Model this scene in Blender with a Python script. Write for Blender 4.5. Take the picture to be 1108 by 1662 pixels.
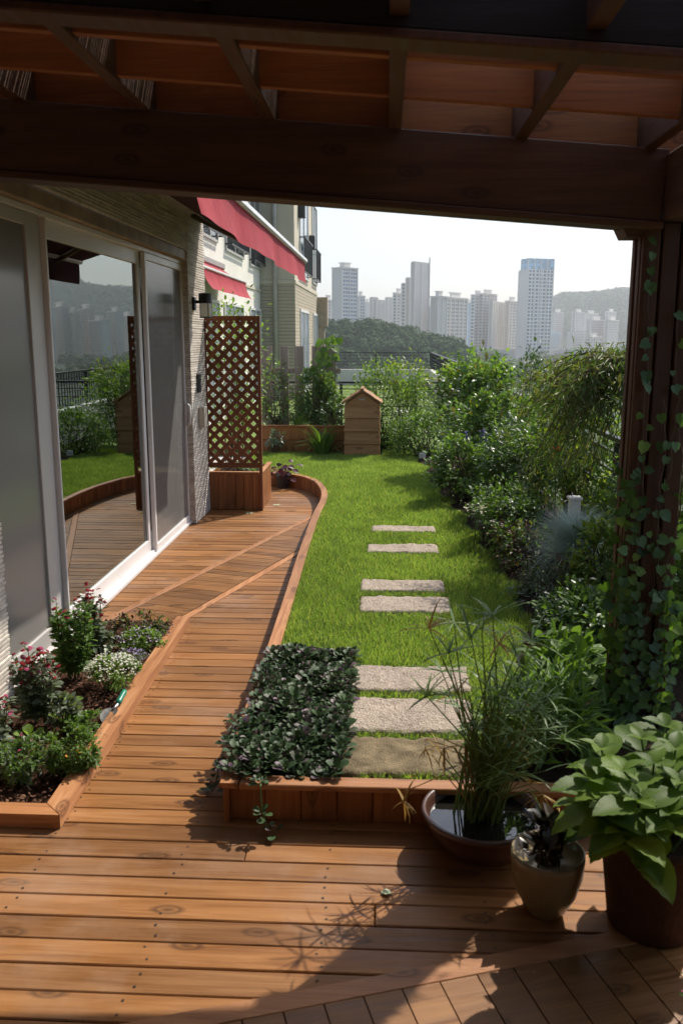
import bpy, math, random
import numpy as np
from mathutils import Vector, Matrix
R_=math.radians
S=bpy.context.scene
for o in list(bpy.data.objects): bpy.data.objects.remove(o)
# ------------------------------------------------------------------ camera
PITCH,YAW,EYE=R_(11.38),R_(2.92),1.6
cam=bpy.data.cameras.new('camera'); camo=bpy.data.objects.new('camera',cam); S.collection.objects.link(camo)
camo.location=(0,0,EYE); camo.rotation_euler=(math.pi/2-PITCH,0,YAW)
cam.sensor_fit='VERTICAL'; cam.sensor_height=36; cam.sensor_width=24; cam.lens=1421/1662*36
cam.clip_start=0.05; cam.clip_end=12000
cam.dof.use_dof=True; cam.dof.focus_distance=7.5; cam.dof.aperture_fstop=6.3
S.camera=camo
# ------------------------------------------------------------------ world, sun, exposure
SUN=Vector((0.56,0.74,1.0)).normalized()
ELEV=math.asin(SUN.z); AZ=math.atan2(SUN.x,SUN.y)
W=bpy.data.worlds.new('World'); S.world=W; W.use_nodes=True
nt=W.node_tree; nt.nodes.clear()
sky=nt.nodes.new('ShaderNodeTexSky'); sky.sky_type='NISHITA'; sky.sun_disc=False
sky.sun_elevation=ELEV; sky.sun_rotation=AZ; sky.air_density=1.0; sky.dust_density=2.0; sky.ozone_density=1.0; sky.altitude=60
bg=nt.nodes.new('ShaderNodeBackground'); bg.inputs[1].default_value=0.13
wo=nt.nodes.new('ShaderNodeOutputWorld'); nt.links.new(sky.outputs[0],bg.inputs[0]); nt.links.new(bg.outputs[0],wo.inputs[0])
sl=bpy.data.lights.new('sun','SUN'); sl.energy=4.1; sl.angle=R_(0.55); sl.color=(1.0,0.93,0.82)
so=bpy.data.objects.new('sun',sl); S.collection.objects.link(so); so.rotation_euler=SUN.to_track_quat('Z','Y').to_euler()
S.view_settings.view_transform='Standard'; S.view_settings.look='None'; S.view_settings.exposure=0.62; S.view_settings.gamma=1
# ------------------------------------------------------------------ pixel helpers (photo is 1108 x 1662)
_F=np.array([-math.sin(YAW)*math.cos(PITCH),math.cos(YAW)*math.cos(PITCH),-math.sin(PITCH)])
_Rt=np.array([math.cos(YAW),math.sin(YAW),0.0]); _U=np.cross(_Rt,_F)
def ray(x,y): return _F+_Rt*(x-554)/1421.+_U*(831-y)/1421.
def atY(x,y,Y): d=ray(x,y); return np.array([0,0,EYE])+d*Y/d[1]
def atZ(x,y,z): d=ray(x,y); return np.array([0,0,EYE])+d*(z-EYE)/d[2]
# ------------------------------------------------------------------ materials
def newmat(name):
    m=bpy.data.materials.new(name); m.use_nodes=True; m.node_tree.nodes.clear(); return m,m.node_tree
class G:
    """tiny node helper"""
    def __init__(s,name):
        s.m,s.t=newmat(name)
    def n(s,typ,**kw):
        q=s.t.nodes.new(typ)
        for k,v in kw.items():
            if k=='i':
                for a,b in v.items():
                    if hasattr(b,'is_output') : s.t.links.new(b,q.inputs[a])
                    else: q.inputs[a].default_value=b
            else: setattr(q,k,v)
        return q
    def ramp(s,fac,stops):
        q=s.n('ShaderNodeValToRGB'); s.t.links.new(fac,q.inputs[0]); cr=q.color_ramp
        while len(cr.elements)<len(stops): cr.elements.new(0.5)
        for e,(p,c) in zip(cr.elements,stops): e.position=p; e.color=(*c,1) if len(c)==3 else c
        return q.outputs[0]
    def math(s,op,a,b=None,c=None):
        q=s.n('ShaderNodeMath',operation=op)
        for k,v in enumerate((a,b,c)):
            if v is None: continue
            if hasattr(v,'is_output'): s.t.links.new(v,q.inputs[k])
            else: q.inputs[k].default_value=v
        return q.outputs[0]
    def mix(s,fac,a,b,blend='MIX'):
        q=s.n('ShaderNodeMix',data_type='RGBA',blend_type=blend)
        for k,v in ((0,fac),(6,a),(7,b)):
            if hasattr(v,'is_output'): s.t.links.new(v,q.inputs[k])
            else: q.inputs[k].default_value=(v if k==0 else ((*v,1) if len(v)==3 else v))
        return q.outputs[2]
    def coord(s,scale=(1,1,1),rot=(0,0,0),island=0.0,kind='Object'):
        tc=s.n('ShaderNodeTexCoord'); v=tc.outputs[kind]
        if island:
            g=s.n('ShaderNodeNewGeometry'); mm=s.n('ShaderNodeVectorMath',operation='MULTIPLY_ADD')
            cx=s.n('ShaderNodeCombineXYZ'); 
            for k in range(3): s.t.links.new(g.outputs['Random Per Island'],cx.inputs[k])
            s.t.links.new(cx.outputs[0],mm.inputs[0]); mm.inputs[1].default_value=(island,island*1.7,island*2.3)
            mp0=s.n('ShaderNodeMapping'); mp0.inputs['Rotation'].default_value=rot; s.t.links.new(v,mp0.inputs[0])
            s.t.links.new(mp0.outputs[0],mm.inputs[2]); v=mm.outputs[0]
            mp=s.n('ShaderNodeMapping'); mp.inputs['Scale'].default_value=scale; s.t.links.new(v,mp.inputs[0]); return mp.outputs[0]
        mp=s.n('ShaderNodeMapping'); mp.inputs['Scale'].default_value=scale; mp.inputs['Rotation'].default_value=rot
        s.t.links.new(v,mp.inputs[0]); return mp.outputs[0]
    def noise(s,vec,scale,detail=4,rough=.55,dist=0.0):
        q=s.n('ShaderNodeTexNoise'); s.t.links.new(vec,q.inputs['Vector']); q.inputs['Scale'].default_value=scale
        q.inputs['Detail'].default_value=detail; q.inputs['Roughness'].default_value=rough; q.inputs['Distortion'].default_value=dist
        return q.outputs[0]
    def out(s,sh): 
        o=s.n('ShaderNodeOutputMaterial'); s.t.links.new(sh,o.inputs[0]); return s.m
    def bump(s,h,dist=.01,strength=1.0):
        q=s.n('ShaderNodeBump'); s.t.links.new(h,q.inputs['Height']); q.inputs['Distance'].default_value=dist; q.inputs['Strength'].default_value=strength
        return q.outputs[0]
    def prin(s,col,rough=.6,spec=.4,normal=None,metal=0.0,alpha=None,**kw):
        q=s.n('ShaderNodeBsdfPrincipled')
        for k,v in (('Base Color',col),('Roughness',rough),('Specular IOR Level',spec),('Metallic',metal)):
            if hasattr(v,'is_output'): s.t.links.new(v,q.inputs[k])
            else: q.inputs[k].default_value=((*v,1) if k=='Base Color' and len(v)==3 else v)
        if normal is not None: s.t.links.new(normal,q.inputs['Normal'])
        for k,v in kw.items(): q.inputs[k.replace('_',' ')].default_value=v
        return q.outputs[0]
    def rnd(s): return s.n('ShaderNodeNewGeometry').outputs['Random Per Island']
def plain(name,col,rough=.6,spec=.4,metal=0.0,var=.12,scale=8,bump=.0):
    g=G(name); v=g.coord(); n=g.noise(v,scale,5)
    lo=tuple(c*(1-var) for c in col); hi=tuple(min(1,c*(1+var)) for c in col)
    c=g.ramp(n,[(.3,lo),(.7,hi)])
    nm=g.bump(g.noise(v,scale*12,4),bump) if bump else None
    return g.out(g.prin(c,rough,spec,nm,metal))
def wood(name,dark,mid,light,axis='X',rot=(0,0,0),rough=.5,knots=True,scale=1.0,spec=.35,wear=0.0):
    g=G(name); st={'X':(1,14,14),'Y':(14,1,14),'Z':(14,14,1)}[axis]
    st=tuple(a*scale for a in st)
    v=g.coord(st,rot,island=37.0)
    # long grain + fine fibres
    n1=g.noise(v,1.5,5,.6,1.2); st2=tuple(a*(3.2 if a>1*scale else 1.3) for a in st)
    v2=g.coord(st2,rot,island=37.0); n2=g.noise(v2,3.0,3,.6)
    f=g.math('ADD',g.math('MULTIPLY',n1,.7),g.math('MULTIPLY',n2,.3))
    c=g.ramp(f,[(.30,dark),(.5,mid),(.72,light)])
    # per board tone
    r=g.rnd(); tone=g.ramp(r,[(0,(.74,.72,.70)),(.5,(1,1,1)),(1,(1.22,1.18,1.1))])
    c=g.mix(1.0,c,tone,'MULTIPLY')
    if knots:
        kv0=g.coord((1,1,1),rot,island=11.0); sk=g.n('ShaderNodeSeparateXYZ'); g.t.links.new(kv0,sk.inputs[0])
        al={'X':0,'Y':1,'Z':2}[axis]; ot=[q for q in (0,1,2) if q!=al]; ck=g.n('ShaderNodeCombineXYZ')
        wv=g.math('MULTIPLY',g.noise(kv0,5.0,2),.25)
        g.t.links.new(g.math('ADD',g.math('MULTIPLY',sk.outputs[al],4.2),wv),ck.inputs[0]); g.t.links.new(g.math('ADD',g.math('MULTIPLY',g.math('ADD',sk.outputs[ot[0]],sk.outputs[ot[1]]),10.5),wv),ck.inputs[1])
        vo=g.n('ShaderNodeTexVoronoi',feature='F1',voronoi_dimensions='2D'); g.t.links.new(ck.outputs[0],vo.inputs['Vector']); vo.inputs['Scale'].default_value=1.0
        vo.inputs['Randomness'].default_value=1.0
        km=g.ramp(vo.outputs['Distance'],[(.0,(1,1,1)),(.07,(.6,.6,.6)),(.11,(.2,.2,.2)),(.155,(.9,.9,.9)),(.25,(0,0,0))])
        sepc=g.n('ShaderNodeSeparateColor'); g.t.links.new(vo.outputs['Color'],sepc.inputs[0])
        pick=g.math('GREATER_THAN',sepc.outputs[0],.72)
        km=g.math('MULTIPLY',km,g.math('MULTIPLY',pick,.85))
        c=g.mix(km,c,tuple(a*.42 for a in dark))
    if wear:
        w=g.noise(g.coord(),1.6,5,.65); wm=g.ramp(w,[(.5,(0,0,0)),(.72,(wear,wear,wear))])
        c=g.mix(wm,c,tuple((a+.28)*.62 for a in light))
    # broad stains
    sn=g.noise(g.coord(),.9,5,.6); c=g.mix(1.0,c,g.ramp(sn,[(.3,(.8,.78,.76)),(.7,(1.1,1.1,1.1))]),'MULTIPLY')
    nm=g.bump(f,.0025)
    rr=g.ramp(n1,[(.3,(rough-.12,)*3),(.7,(rough+.15,)*3)])
    return g.out(g.prin(c,rr,spec,nm))
def leafmat(name,a,b,trans=.35,rough=.5,spec=.25,tcol=None,c3=None):
    g=G(name); r=g.rnd()
    c=g.ramp(r,[(0,a),(.75,b),(1,c3 or b)])
    n=g.noise(g.coord(),3.0,3); c=g.mix(1.0,c,g.ramp(n,[(.3,(.75,.78,.75)),(.7,(1.2,1.18,1.1))]),'MULTIPLY')
    pr=g.prin(c,rough,spec)
    tr=g.n('ShaderNodeBsdfTranslucent'); tc=g.mix(1.0,c,tcol or (1.5,1.6,.55),'MULTIPLY'); g.t.links.new(tc,tr.inputs[0])
    mx=g.n('ShaderNodeMixShader'); mx.inputs[0].default_value=trans; g.t.links.new(pr,mx.inputs[1]); g.t.links.new(tr.outputs[0],mx.inputs[2])
    return g.out(mx.outputs[0])
# ------------------------------------------------------------------ mesh builders
COL=S.collection
def tag(o,label=None,cat=None,group=None,kind=None):
    if label: o['label']=label
    if cat: o['category']=cat
    if group: o['group']=group
    if kind: o['kind']=kind
    return o
def thing(name,label,cat,loc=(0,0,0),rz=0,group=None):
    o=bpy.data.objects.new(name,None); COL.objects.link(o); o.location=loc; o.rotation_euler=(0,0,rz); o.empty_display_size=.1
    return tag(o,label,cat,group)
class MB:
    """collects polygons, builds ONE mesh object"""
    def __init__(s): s.v=[]; s.f=[]; s.mi=[]
    def add(s,vs,fs,mi=0):
        b=len(s.v); s.v+= [tuple(map(float,p)) for p in vs]; s.f+=[tuple(b+i for i in f) for f in fs]; s.mi+=[mi]*len(fs); return s
    def box(s,x0,x1,y0,y1,z0,z1,mi=0,bev=0.0):
        if bev<=0:
            v=[(x0,y0,z0),(x1,y0,z0),(x1,y1,z0),(x0,y1,z0),(x0,y0,z1),(x1,y0,z1),(x1,y1,z1),(x0,y1,z1)]
            return s.add(v,[(0,3,2,1),(4,5,6,7),(0,1,5,4),(1,2,6,5),(2,3,7,6),(3,0,4,7)],mi)
        b=bev; v=[]
        xs=(x0,x1); ys=(y0,y1); zs=(z0,z1); idx={}
        for i in (0,1):
            for j in (0,1):
                for k in (0,1):
                    sx=1 if i==0 else -1; sy=1 if j==0 else -1; sz=1 if k==0 else -1
                    for a,(dx,dy,dz) in enumerate(((0,b,b),(b,0,b),(b,b,0))):
                        idx[i,j,k,a]=len(v); v.append((xs[i]+sx*dx,ys[j]+sy*dy,zs[k]+sz*dz))
        f=[]
        for i in (0,1):
            q=[idx[i,0,0,0],idx[i,1,0,0],idx[i,1,1,0],idx[i,0,1,0]]; f.append(q if i else q[::-1])
        for j in (0,1):
            q=[idx[0,j,0,1],idx[1,j,0,1],idx[1,j,1,1],idx[0,j,1,1]]; f.append(q if not j else q[::-1])
        for k in (0,1):
            q=[idx[0,0,k,2],idx[1,0,k,2],idx[1,1,k,2],idx[0,1,k,2]]; f.append(q if k else q[::-1])
        for j in (0,1):
            for k in (0,1): 
                q=[idx[0,j,k,1],idx[1,j,k,1],idx[1,j,k,2],idx[0,j,k,2]]; f.append(q if (j+k)%2==1 else q[::-1])
        for i in (0,1):
            for k in (0,1):
                q=[idx[i,0,k,0],idx[i,1,k,0],idx[i,1,k,2],idx[i,0,k,2]]; f.append(q if (i+k)%2==0 else q[::-1])
        for i in (0,1):
            for j in (0,1):
                q=[idx[i,j,0,0],idx[i,j,1,0],idx[i,j,1,1],idx[i,j,0,1]]; f.append(q if (i+j)%2==1 else q[::-1])
                for k in (0,1):
                    q=[idx[i,j,k,0],idx[i,j,k,1],idx[i,j,k,2]]; f.append(q if (i+j+k)%2==0 else q[::-1])
        return s.add(v,f,mi)
    def obox(s,c,sz,M,mi=0,bev=0.0):
        t=MB(); h=[a/2 for a in sz]; t.box(-h[0],h[0],-h[1],h[1],-h[2],h[2],0,bev)
        c=Vector(c); return s.add([c+M@Vector(p) for p in t.v],t.f,mi)
    def beam(s,a,b,w,h,up=(0,0,1),mi=0,bev=0.0):
        a=Vector(a); b=Vector(b); d=b-a; L=d.length; d.normalize(); up=Vector(up); x=d.cross(up)
        if x.length<1e-4: x=d.cross(Vector((0,1,0)))
        x.normalize(); z=x.cross(d); M=Matrix((x,d,z)).transposed()
        return s.obox((a+b)/2,(w,L,h),M,mi,bev)
    def tube(s,pts,rad,n=8,mi=0,cap=True):
        pts=[Vector(p) for p in pts]; rad=rad if hasattr(rad,'__len__') else [rad]*len(pts)
        rings=[]; prev=None; V=[]
        for i,p in enumerate(pts):
            d=(pts[min(i+1,len(pts)-1)]-pts[max(i-1,0)]).normalized()
            if prev is None: x=d.orthogonal().normalized()
            else: x=(prev-d*prev.dot(d)).normalized()
            prev=x; y=d.cross(x); V+=[p+(x*math.cos(2*math.pi*k/n)+y*math.sin(2*math.pi*k/n))*rad[i] for k in range(n)]
        F=[(i*n+k,i*n+(k+1)%n,(i+1)*n+(k+1)%n,(i+1)*n+k) for i in range(len(pts)-1) for k in range(n)]
        if cap: F+=[tuple(range(n))[::-1],tuple((len(pts)-1)*n+k for k in range(n))]
        return s.add(V,F,mi)
    def lathe(s,prof,c=(0,0,0),n=40,mi=0,wob=0.0):
        V=[]; 
        for r,z in prof:
            for k in range(n):
                a=2*math.pi*k/n; rr=r*(1+wob*math.sin(3*a+z*20)); V.append((c[0]+rr*math.cos(a),c[1]+rr*math.sin(a),c[2]+z))
        F=[(i*n+k,i*n+(k+1)%n,(i+1)*n+(k+1)%n,(i+1)*n+k) for i in range(len(prof)-1) for k in range(n)]
        return s.add(V,F,mi)
    def prism(s,poly,z0,z1,mi=0):
        n=len(poly); v=[(x,y,z0) for x,y in poly]+[(x,y,z1) for x,y in poly]
        return s.add(v,[tuple(range(n))[::-1],tuple(range(n,2*n))]+[(i,(i+1)%n,n+(i+1)%n,n+i) for i in range(n)],mi)
    def build(s,name,mat,parent=None,smooth=False,loc=None):
        me=bpy.data.meshes.new(name); me.from_pydata(s.v,[],s.f); me.update()
        mats=mat if isinstance(mat,(list,tuple)) else [mat]
        for m in mats: me.materials.append(m)
        if len(mats)>1: me.polygons.foreach_set('material_index',s.mi)
        if smooth: me.polygons.foreach_set('use_smooth',[True]*len(me.polygons))
        o=bpy.data.objects.new(name,me); COL.objects.link(o)
        if loc: o.location=loc
        if parent: o.parent=parent
        return o
def smooth_angle(o,deg=35):
    me=o.data; me.polygons.foreach_set('use_smooth',[True]*len(me.polygons))
    try: me.set_sharp_from_angle(angle=R_(deg))
    except Exception: pass
    return o
RNG=np.random.default_rng(7)
def inst(name,tv,tf,P,M,S_,mat,parent=None,smooth=False,mi=None,kind=None):
    """N transformed copies of a template (tv verts, tf faces of equal size) in ONE mesh"""
    tv=np.asarray(tv,float); N=len(P); P=np.asarray(P,float); S_=np.asarray(S_,float)
    if S_.ndim==1: S_=S_[:,None]*np.ones(3)
    V=(tv[None]*S_[:,None,:])@np.transpose(M,(0,2,1))+P[:,None,:]
    k=len(tv); loops=[]; tot=[]
    for f in tf: loops+=list(f); tot.append(len(f))
    nl=len(loops); L=(np.array(loops)[None]+np.arange(N)[:,None]*k).ravel(); T=np.tile(tot,N)
    me=bpy.data.meshes.new(name); me.vertices.add(N*k); me.vertices.foreach_set('co',V.ravel())
    me.loops.add(len(L)); me.loops.foreach_set('vertex_index',L.astype(np.int32))
    me.polygons.add(len(T)); st=np.concatenate([[0],np.cumsum(T)[:-1]]); me.polygons.foreach_set('loop_start',st.astype(np.int32)); me.polygons.foreach_set('loop_total',T.astype(np.int32))
    mats=mat if isinstance(mat,(list,tuple)) else [mat]
    for m in mats: me.materials.append(m)
    if mi is not None: me.polygons.foreach_set('material_index',np.repeat(mi,len(tf)).astype(np.int32))
    me.update(calc_edges=True)
    if smooth: me.polygons.foreach_set('use_smooth',np.ones(len(T),bool))
    o=bpy.data.objects.new(name,me); COL.objects.link(o)
    if parent: o.parent=parent
    if kind: o['kind']=kind
    return o
def frames(D,U=None,roll=None):
    """columns: x=side, y=D (leaf axis), z=normal close to U"""
    D=np.asarray(D,float); D=D/np.linalg.norm(D,axis=1,keepdims=True)
    if U is None: U=np.tile([0,0,1.],(len(D),1))
    U=np.asarray(U,float); X=np.cross(D,U); n=np.linalg.norm(X,axis=1,keepdims=True); X=np.where(n<1e-4,np.array([[1.,0,0]]),X/np.maximum(n,1e-4)); Z=np.cross(X,D)
    if roll is not None:
        c,s=np.cos(roll)[:,None],np.sin(roll)[:,None]; X,Z=X*c+Z*s,-X*s+Z*c
    return np.stack([X,D,Z],axis=2)
# leaf templates: x side, y along, z normal
LEAF6=([(0,0,0),(.26,.35,.07),(.2,.72,.05),(0,1,-.06),(-.2,.72,.05),(-.26,.35,.07),(0,.4,0)],[(0,1,6),(1,2,6),(2,3,6),(3,4,6),(4,5,6),(5,0,6)])
LEAF4=([(0,0,0),(.24,.45,.05),(0,1,-.04),(-.24,.45,.05)],[(0,1,2),(0,2,3)])
NARROW=([(0,0,0),(.07,.3,.02),(.06,.65,-.01),(0,1,-.12),(-.06,.65,-.01),(-.07,.3,.02)],[(0,1,2,3),(0,3,4,5)])
BLADE=([(-.5,0,0),(.5,0,0),(.4,.45,.05),(-.4,.45,.05),(.22,.78,.16),(-.22,.78,.16),(0,1,.3)],[(0,1,2,3),(3,2,4,5),(5,4,6)])
def ovate(n=5,w=.33,fold=.12,droop=.18):
    v=[]; f=[]
    for i in range(n+1):
        t=i/n; vn=(.012 if i%2 else -.008) if n>9 else 0; ww=w*math.sin(math.pi*min(1,t**.8))**.8*(1-.25*t) if 0<i<n else 0
        zz=-droop*t*t
        b_=.10*(ww/w); v+=[(-ww,t+b_,zz+fold*ww/w*.6+vn),(-ww*.5,t+b_*.5,zz+fold*ww/w*.38+vn),(0,t,zz),(ww*.5,t+b_*.5,zz+fold*ww/w*.38+vn),(ww,t+b_,zz+fold*ww/w*.6+vn)]
    for i in range(n):
        for k in range(4): a=i*5+k; f.append((a,a+1,a+6,a+5))
    return v,f
OVATE=ovate()
HEAD=([(0,0,.16)]+[(.28*math.cos(a*math.pi/4),.28*math.sin(a*math.pi/4),.20) for a in range(8)]+[(.5*math.cos(a*math.pi/4+.39),.5*math.sin(a*math.pi/4+.39),.05) for a in range(8)],[(0,1+a,1+(a+1)%8) for a in range(8)]+[(1+a,9+a,1+(a+1)%8) for a in range(8)]+[(9+a,9+(a+1)%8,1+(a+1)%8) for a in range(8)])
FLOWER=([(0,0,0)]+[( .5*math.cos(a*math.pi/5)*(1 if a%2==0 else .55),.5*math.sin(a*math.pi/5)*(1 if a%2==0 else .55),.08 if a%2==0 else 0.02) for a in range(10)],[(0,1+a,1+(a+1)%10) for a in range(10)])
def unit(n,rng=RNG):
    d=rng.normal(size=(n,3)); return d/np.linalg.norm(d,axis=1,keepdims=True)
def clump_points(c,rad,nclump,nleaf,rng,shell=.55,cr=.28,flat=0.0):
    """leaf positions in clumps through an ellipsoid volume, with outward directions"""
    c=np.array(c,float); rad=np.array(rad,float)
    d=unit(nclump,rng); r=rng.uniform(shell,1.0,nclump)[:,None]**.7; cc=d*r
    cc+=rng.normal(size=cc.shape)*.06
    which=rng.integers(0,nclump,nleaf); csz=rng.uniform(.6,1.3,nclump)[which][:,None]
    p=cc[which]+rng.normal(size=(nleaf,3))*cr*csz*.6
    out=p/np.maximum(np.linalg.norm(p,axis=1,keepdims=True),.05)
    return c+p*rad,out,c+cc*rad
def stems(name,base,tips,mat,parent,r0=.006,r1=.002,bend=.1,n=5,rng=RNG,spread=.04):
    mb=MB()
    for t in tips:
        b=np.array(base)+np.append(rng.normal(size=2)*spread,0); t=np.array(t); mid=(b+t)/2+np.append(rng.normal(size=2)*bend*.3,bend*.3)
        pts=[b,(b*.45+mid*.55)+np.array([0,0,.0]),mid,(mid+t)/2+np.array([0,0,bend*.1]),t]
        mb.tube(pts,list(np.linspace(r0,r1,5)),n,cap=False)
    return mb.build(name,mat,parent,smooth=True)
def shrub(name,label,cat,base,c,rad,nclump,nleaf,size,lmat,smat,seed,tmpl=LEAF6,shell=.5,cr=.28,up=.35,group=None,var=.35,rs=.006,out=.9,droop=0.0,nst=None,mi=None,wide=1.0):
    rng=np.random.default_rng(seed)
    t=thing(name,label,cat,base,0,group)
    b=np.array(base); P,O,cc=clump_points(np.array(c)-b,rad,nclump,nleaf,rng,shell,cr)
    keep=P[:,2]>.01; P=P[keep]; O=O[keep]; n=len(P)
    D=O*out+unit(n,rng)*.9+np.array([0,0,-droop]); Nn=O*.5+unit(n,rng)*.45+np.array([0,0,up+.6])
    sz=size*rng.uniform(1-var,1+var,n)
    inst('foliage',tmpl[0],tmpl[1],P,frames(D,Nn),np.stack([sz*wide,sz,sz],1),lmat,t,smooth=True,mi=None if mi is None else rng.choice(len(mi),n,p=mi))
    cc=cc[:nst] if nst else cc
    stems('stems',(0,0,0),cc,smat,t,rs,rs*.35,.06,5,rng,spread=min(rad[0],rad[1])*.25)
    return t
def flowers(name,parent,P,size,mat,rng,up=1.0,tmpl=FLOWER):
    n=len(P); N=unit(n,rng)*.5+np.array([0.1,-.15,up]); D=np.cross(N,unit(n,rng)); P=np.asarray(P,float)
    if n<=45 and name=='flowers':
        o=None
        for i in range(n): o=inst('flower',*tmpl,P[i:i+1],frames(D[i:i+1],N[i:i+1]),size*rng.uniform(.75,1.25,1),mat,parent)
        return o
    return inst(name,tmpl[0],tmpl[1],P,frames(D,N),size*rng.uniform(.75,1.25,n),mat,parent)
def atX(x,y,X): d=ray(x,y); return np.array([0,0,EYE])+d*X/d[0]
# ------------------------------------------------------------------ material library
WD=dict(
 deck=wood('deck_wood',(.155,.062,.019),(.265,.118,.037),(.37,.182,.068),'X',rough=.5,spec=.28,wear=.45),
 deckd=wood('deck_wood_diagonal',(.13,.055,.018),(.23,.104,.033),(.325,.162,.060),'X',rot=(0,0,R_(-107.4+90)),rough=.44),
 trim=wood('trim_wood',(.25,.10,.04),(.40,.18,.075),(.55,.29,.14),'Y',rough=.5),
 trimx=wood('cap_wood',(.24,.095,.038),(.39,.175,.07),(.52,.27,.13),'X',rough=.5),
 stave=wood('stave_wood',(.16,.055,.018),(.30,.115,.036),(.42,.18,.062),'Z',rough=.5),
 lattice=wood('lattice_wood',(.12,.042,.018),(.20,.072,.03),(.28,.11,.045),'Z',rough=.55,knots=False),
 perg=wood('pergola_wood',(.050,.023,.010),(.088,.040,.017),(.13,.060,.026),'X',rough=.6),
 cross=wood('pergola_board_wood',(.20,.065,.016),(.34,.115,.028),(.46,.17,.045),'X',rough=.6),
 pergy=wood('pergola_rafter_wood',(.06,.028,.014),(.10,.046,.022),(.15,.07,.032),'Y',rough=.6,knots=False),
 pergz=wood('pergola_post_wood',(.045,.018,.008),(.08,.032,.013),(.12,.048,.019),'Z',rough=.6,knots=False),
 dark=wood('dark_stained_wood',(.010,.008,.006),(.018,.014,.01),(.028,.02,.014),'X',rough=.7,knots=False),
 cedar=wood('cedar_wood',(.24,.12,.055),(.36,.19,.085),(.46,.26,.125),'X',rough=.65),
 grey=wood('weathered_wood',(.22,.17,.14),(.34,.27,.22),(.46,.38,.32),'Z',rough=.8,knots=False),
 bam=plain('bamboo',(.30,.19,.09),.6,.3,var=.3,scale=30))
soilm=plain('soil',(.045,.028,.018),.95,.1,var=.5,scale=30,bump=.02)
barkm=plain('bark_soil',(.10,.05,.032),.95,.1,var=.6,scale=60,bump=.015)
whitef=plain('white_frame',(.74,.72,.71),.35,.5,var=.04,scale=3)
greyf=plain('grey_frame',(.50,.48,.46),.4,.5,var=.05,scale=3)
blackm=plain('black_metal',(.018,.019,.021),.4,.5,var=.2)
steelm=plain('brushed_steel',(.45,.45,.46),.35,.5,metal=.9)
whitem=plain('white_paint',(.72,.70,.66),.5,.4)
stemg=plain('green_stem',(.09,.13,.035),.6,.3); stemb=plain('brown_stem',(.09,.055,.035),.8,.2)
# long thin facing bricks
def ledge_brick():
    g=G('split_brick'); v=g.coord(); 
    sx=g.n('ShaderNodeSeparateXYZ'); g.t.links.new(v,sx.inputs[0])
    row=g.math('FLOOR',g.math('DIVIDE',sx.outputs[2],.020))
    cx=g.n('ShaderNodeCombineXYZ'); g.t.links.new(row,cx.inputs[2]); 
    hv=g.math('FLOOR',g.math('ADD',g.math('DIVIDE',g.math('ADD',sx.outputs[0],sx.outputs[1]),.24),g.math('MULTIPLY',row,.37)))
    g.t.links.new(hv,cx.inputs[0]); wn=g.n('ShaderNodeTexWhiteNoise',noise_dimensions='3D'); g.t.links.new(cx.outputs[0],wn.inputs[0])
    c=g.ramp(wn.outputs[0],[(0,(.55,.50,.44)),(.5,(.66,.61,.54)),(1,(.74,.69,.62))])
    n=g.noise(v,25,4); c=g.mix(1.0,c,g.ramp(n,[(.3,(.8,.8,.8)),(.7,(1.12,1.1,1.08))]),'MULTIPLY')
    return g.out(g.prin(c,.85,.2,g.bump(g.noise(v,120,3),.002)))
brickm=ledge_brick()
def brick_wall(name,pts,z0,z1,parent,pitch=.020):
    """wall following plan polyline pts with real projecting courses"""
    n=int(round((z1-z0)/pitch)); mb=MB(); P=[Vector((*p,0)) for p in pts]; offs=[]
    for i,p in enumerate(P):
        a=(P[i]-P[i-1]).normalized() if i>0 else None; b=(P[i+1]-P[i]).normalized() if i<len(P)-1 else None
        na=Vector((a.y,-a.x,0)) if a else None; nb=Vector((b.y,-b.x,0)) if b else None
        offs.append((na+nb) if (na and nb) else (na or nb))
    prof=[]
    rg=random.Random(5)
    for k in range(n):
        z=z0+k*pitch; e=.009+rg.uniform(-.002,.0025)
        prof+=[(0,z),(e,z+.0022),(e+.001,z+pitch*.75),(0,z+pitch*.88)]
    V=[]; m=len(P)
    for e,z in prof:
        for p,o in zip(P,offs): V.append((p.x+o.x*e,p.y+o.y*e,z))
    F=[(j*m+i,j*m+i+1,(j+1)*m+i+1,(j+1)*m+i) for j in range(len(prof)-1) for i in range(m-1)]
    return mb.add(V,F).build(name,brickm,parent)
# ------------------------------------------------------------------ deck
BP=.0948
rg=random.Random(3)
mb=MB(); sc=MB()
def board(mb,x0,x1,y,w=BP-.0045,z0=-.03,z1=0.0):
    mb.box(x0,x1,y+.002+rg.uniform(-.0006,.0006),y+.002+w,z0,z1+rg.uniform(-.0012,.0008),0,.0028)
y=-2.4; row=0
while y<9.75:
    xr=1.62 if y<2.70 else -.50
    if y>8.2: xr=-.5-.12*(y-8.2)
    js=[-1.74]; 
    x=-1.74+ (3.6 if row%3 else 1.1+rg.uniform(0,1.2))
    if y>3.0: x=9
    if row in (4,): x=9
    while x<xr-.3: js.append(x); x+=2.4
    js.append(xr)
    for a,b in zip(js[:-1],js[1:]): board(mb,a+.0015,b-.0015,y)
    for xs in (-1.52,-1.06,-.62,-.16,.30,.76,1.2):
        if xs<xr-.05:
            for dy in (.022,.070): 
                if rg.random()<.9:
                    cx,cy=xs+rg.uniform(-.012,.012),y+dy+rg.uniform(-.004,.004)
                    sc.add([(cx+.0042*math.cos(a),cy+.0042*math.sin(a),.0012) for a in [k*math.pi/3 for k in range(6)]],[tuple(range(6))])
    y+=BP; row+=1
deck=tag(mb.build('deck',WD['deck']),kind='structure')
sc.build('deck_screws',plain('screw_heads',(.06,.045,.035),.5,.5,metal=.6),deck)
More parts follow.
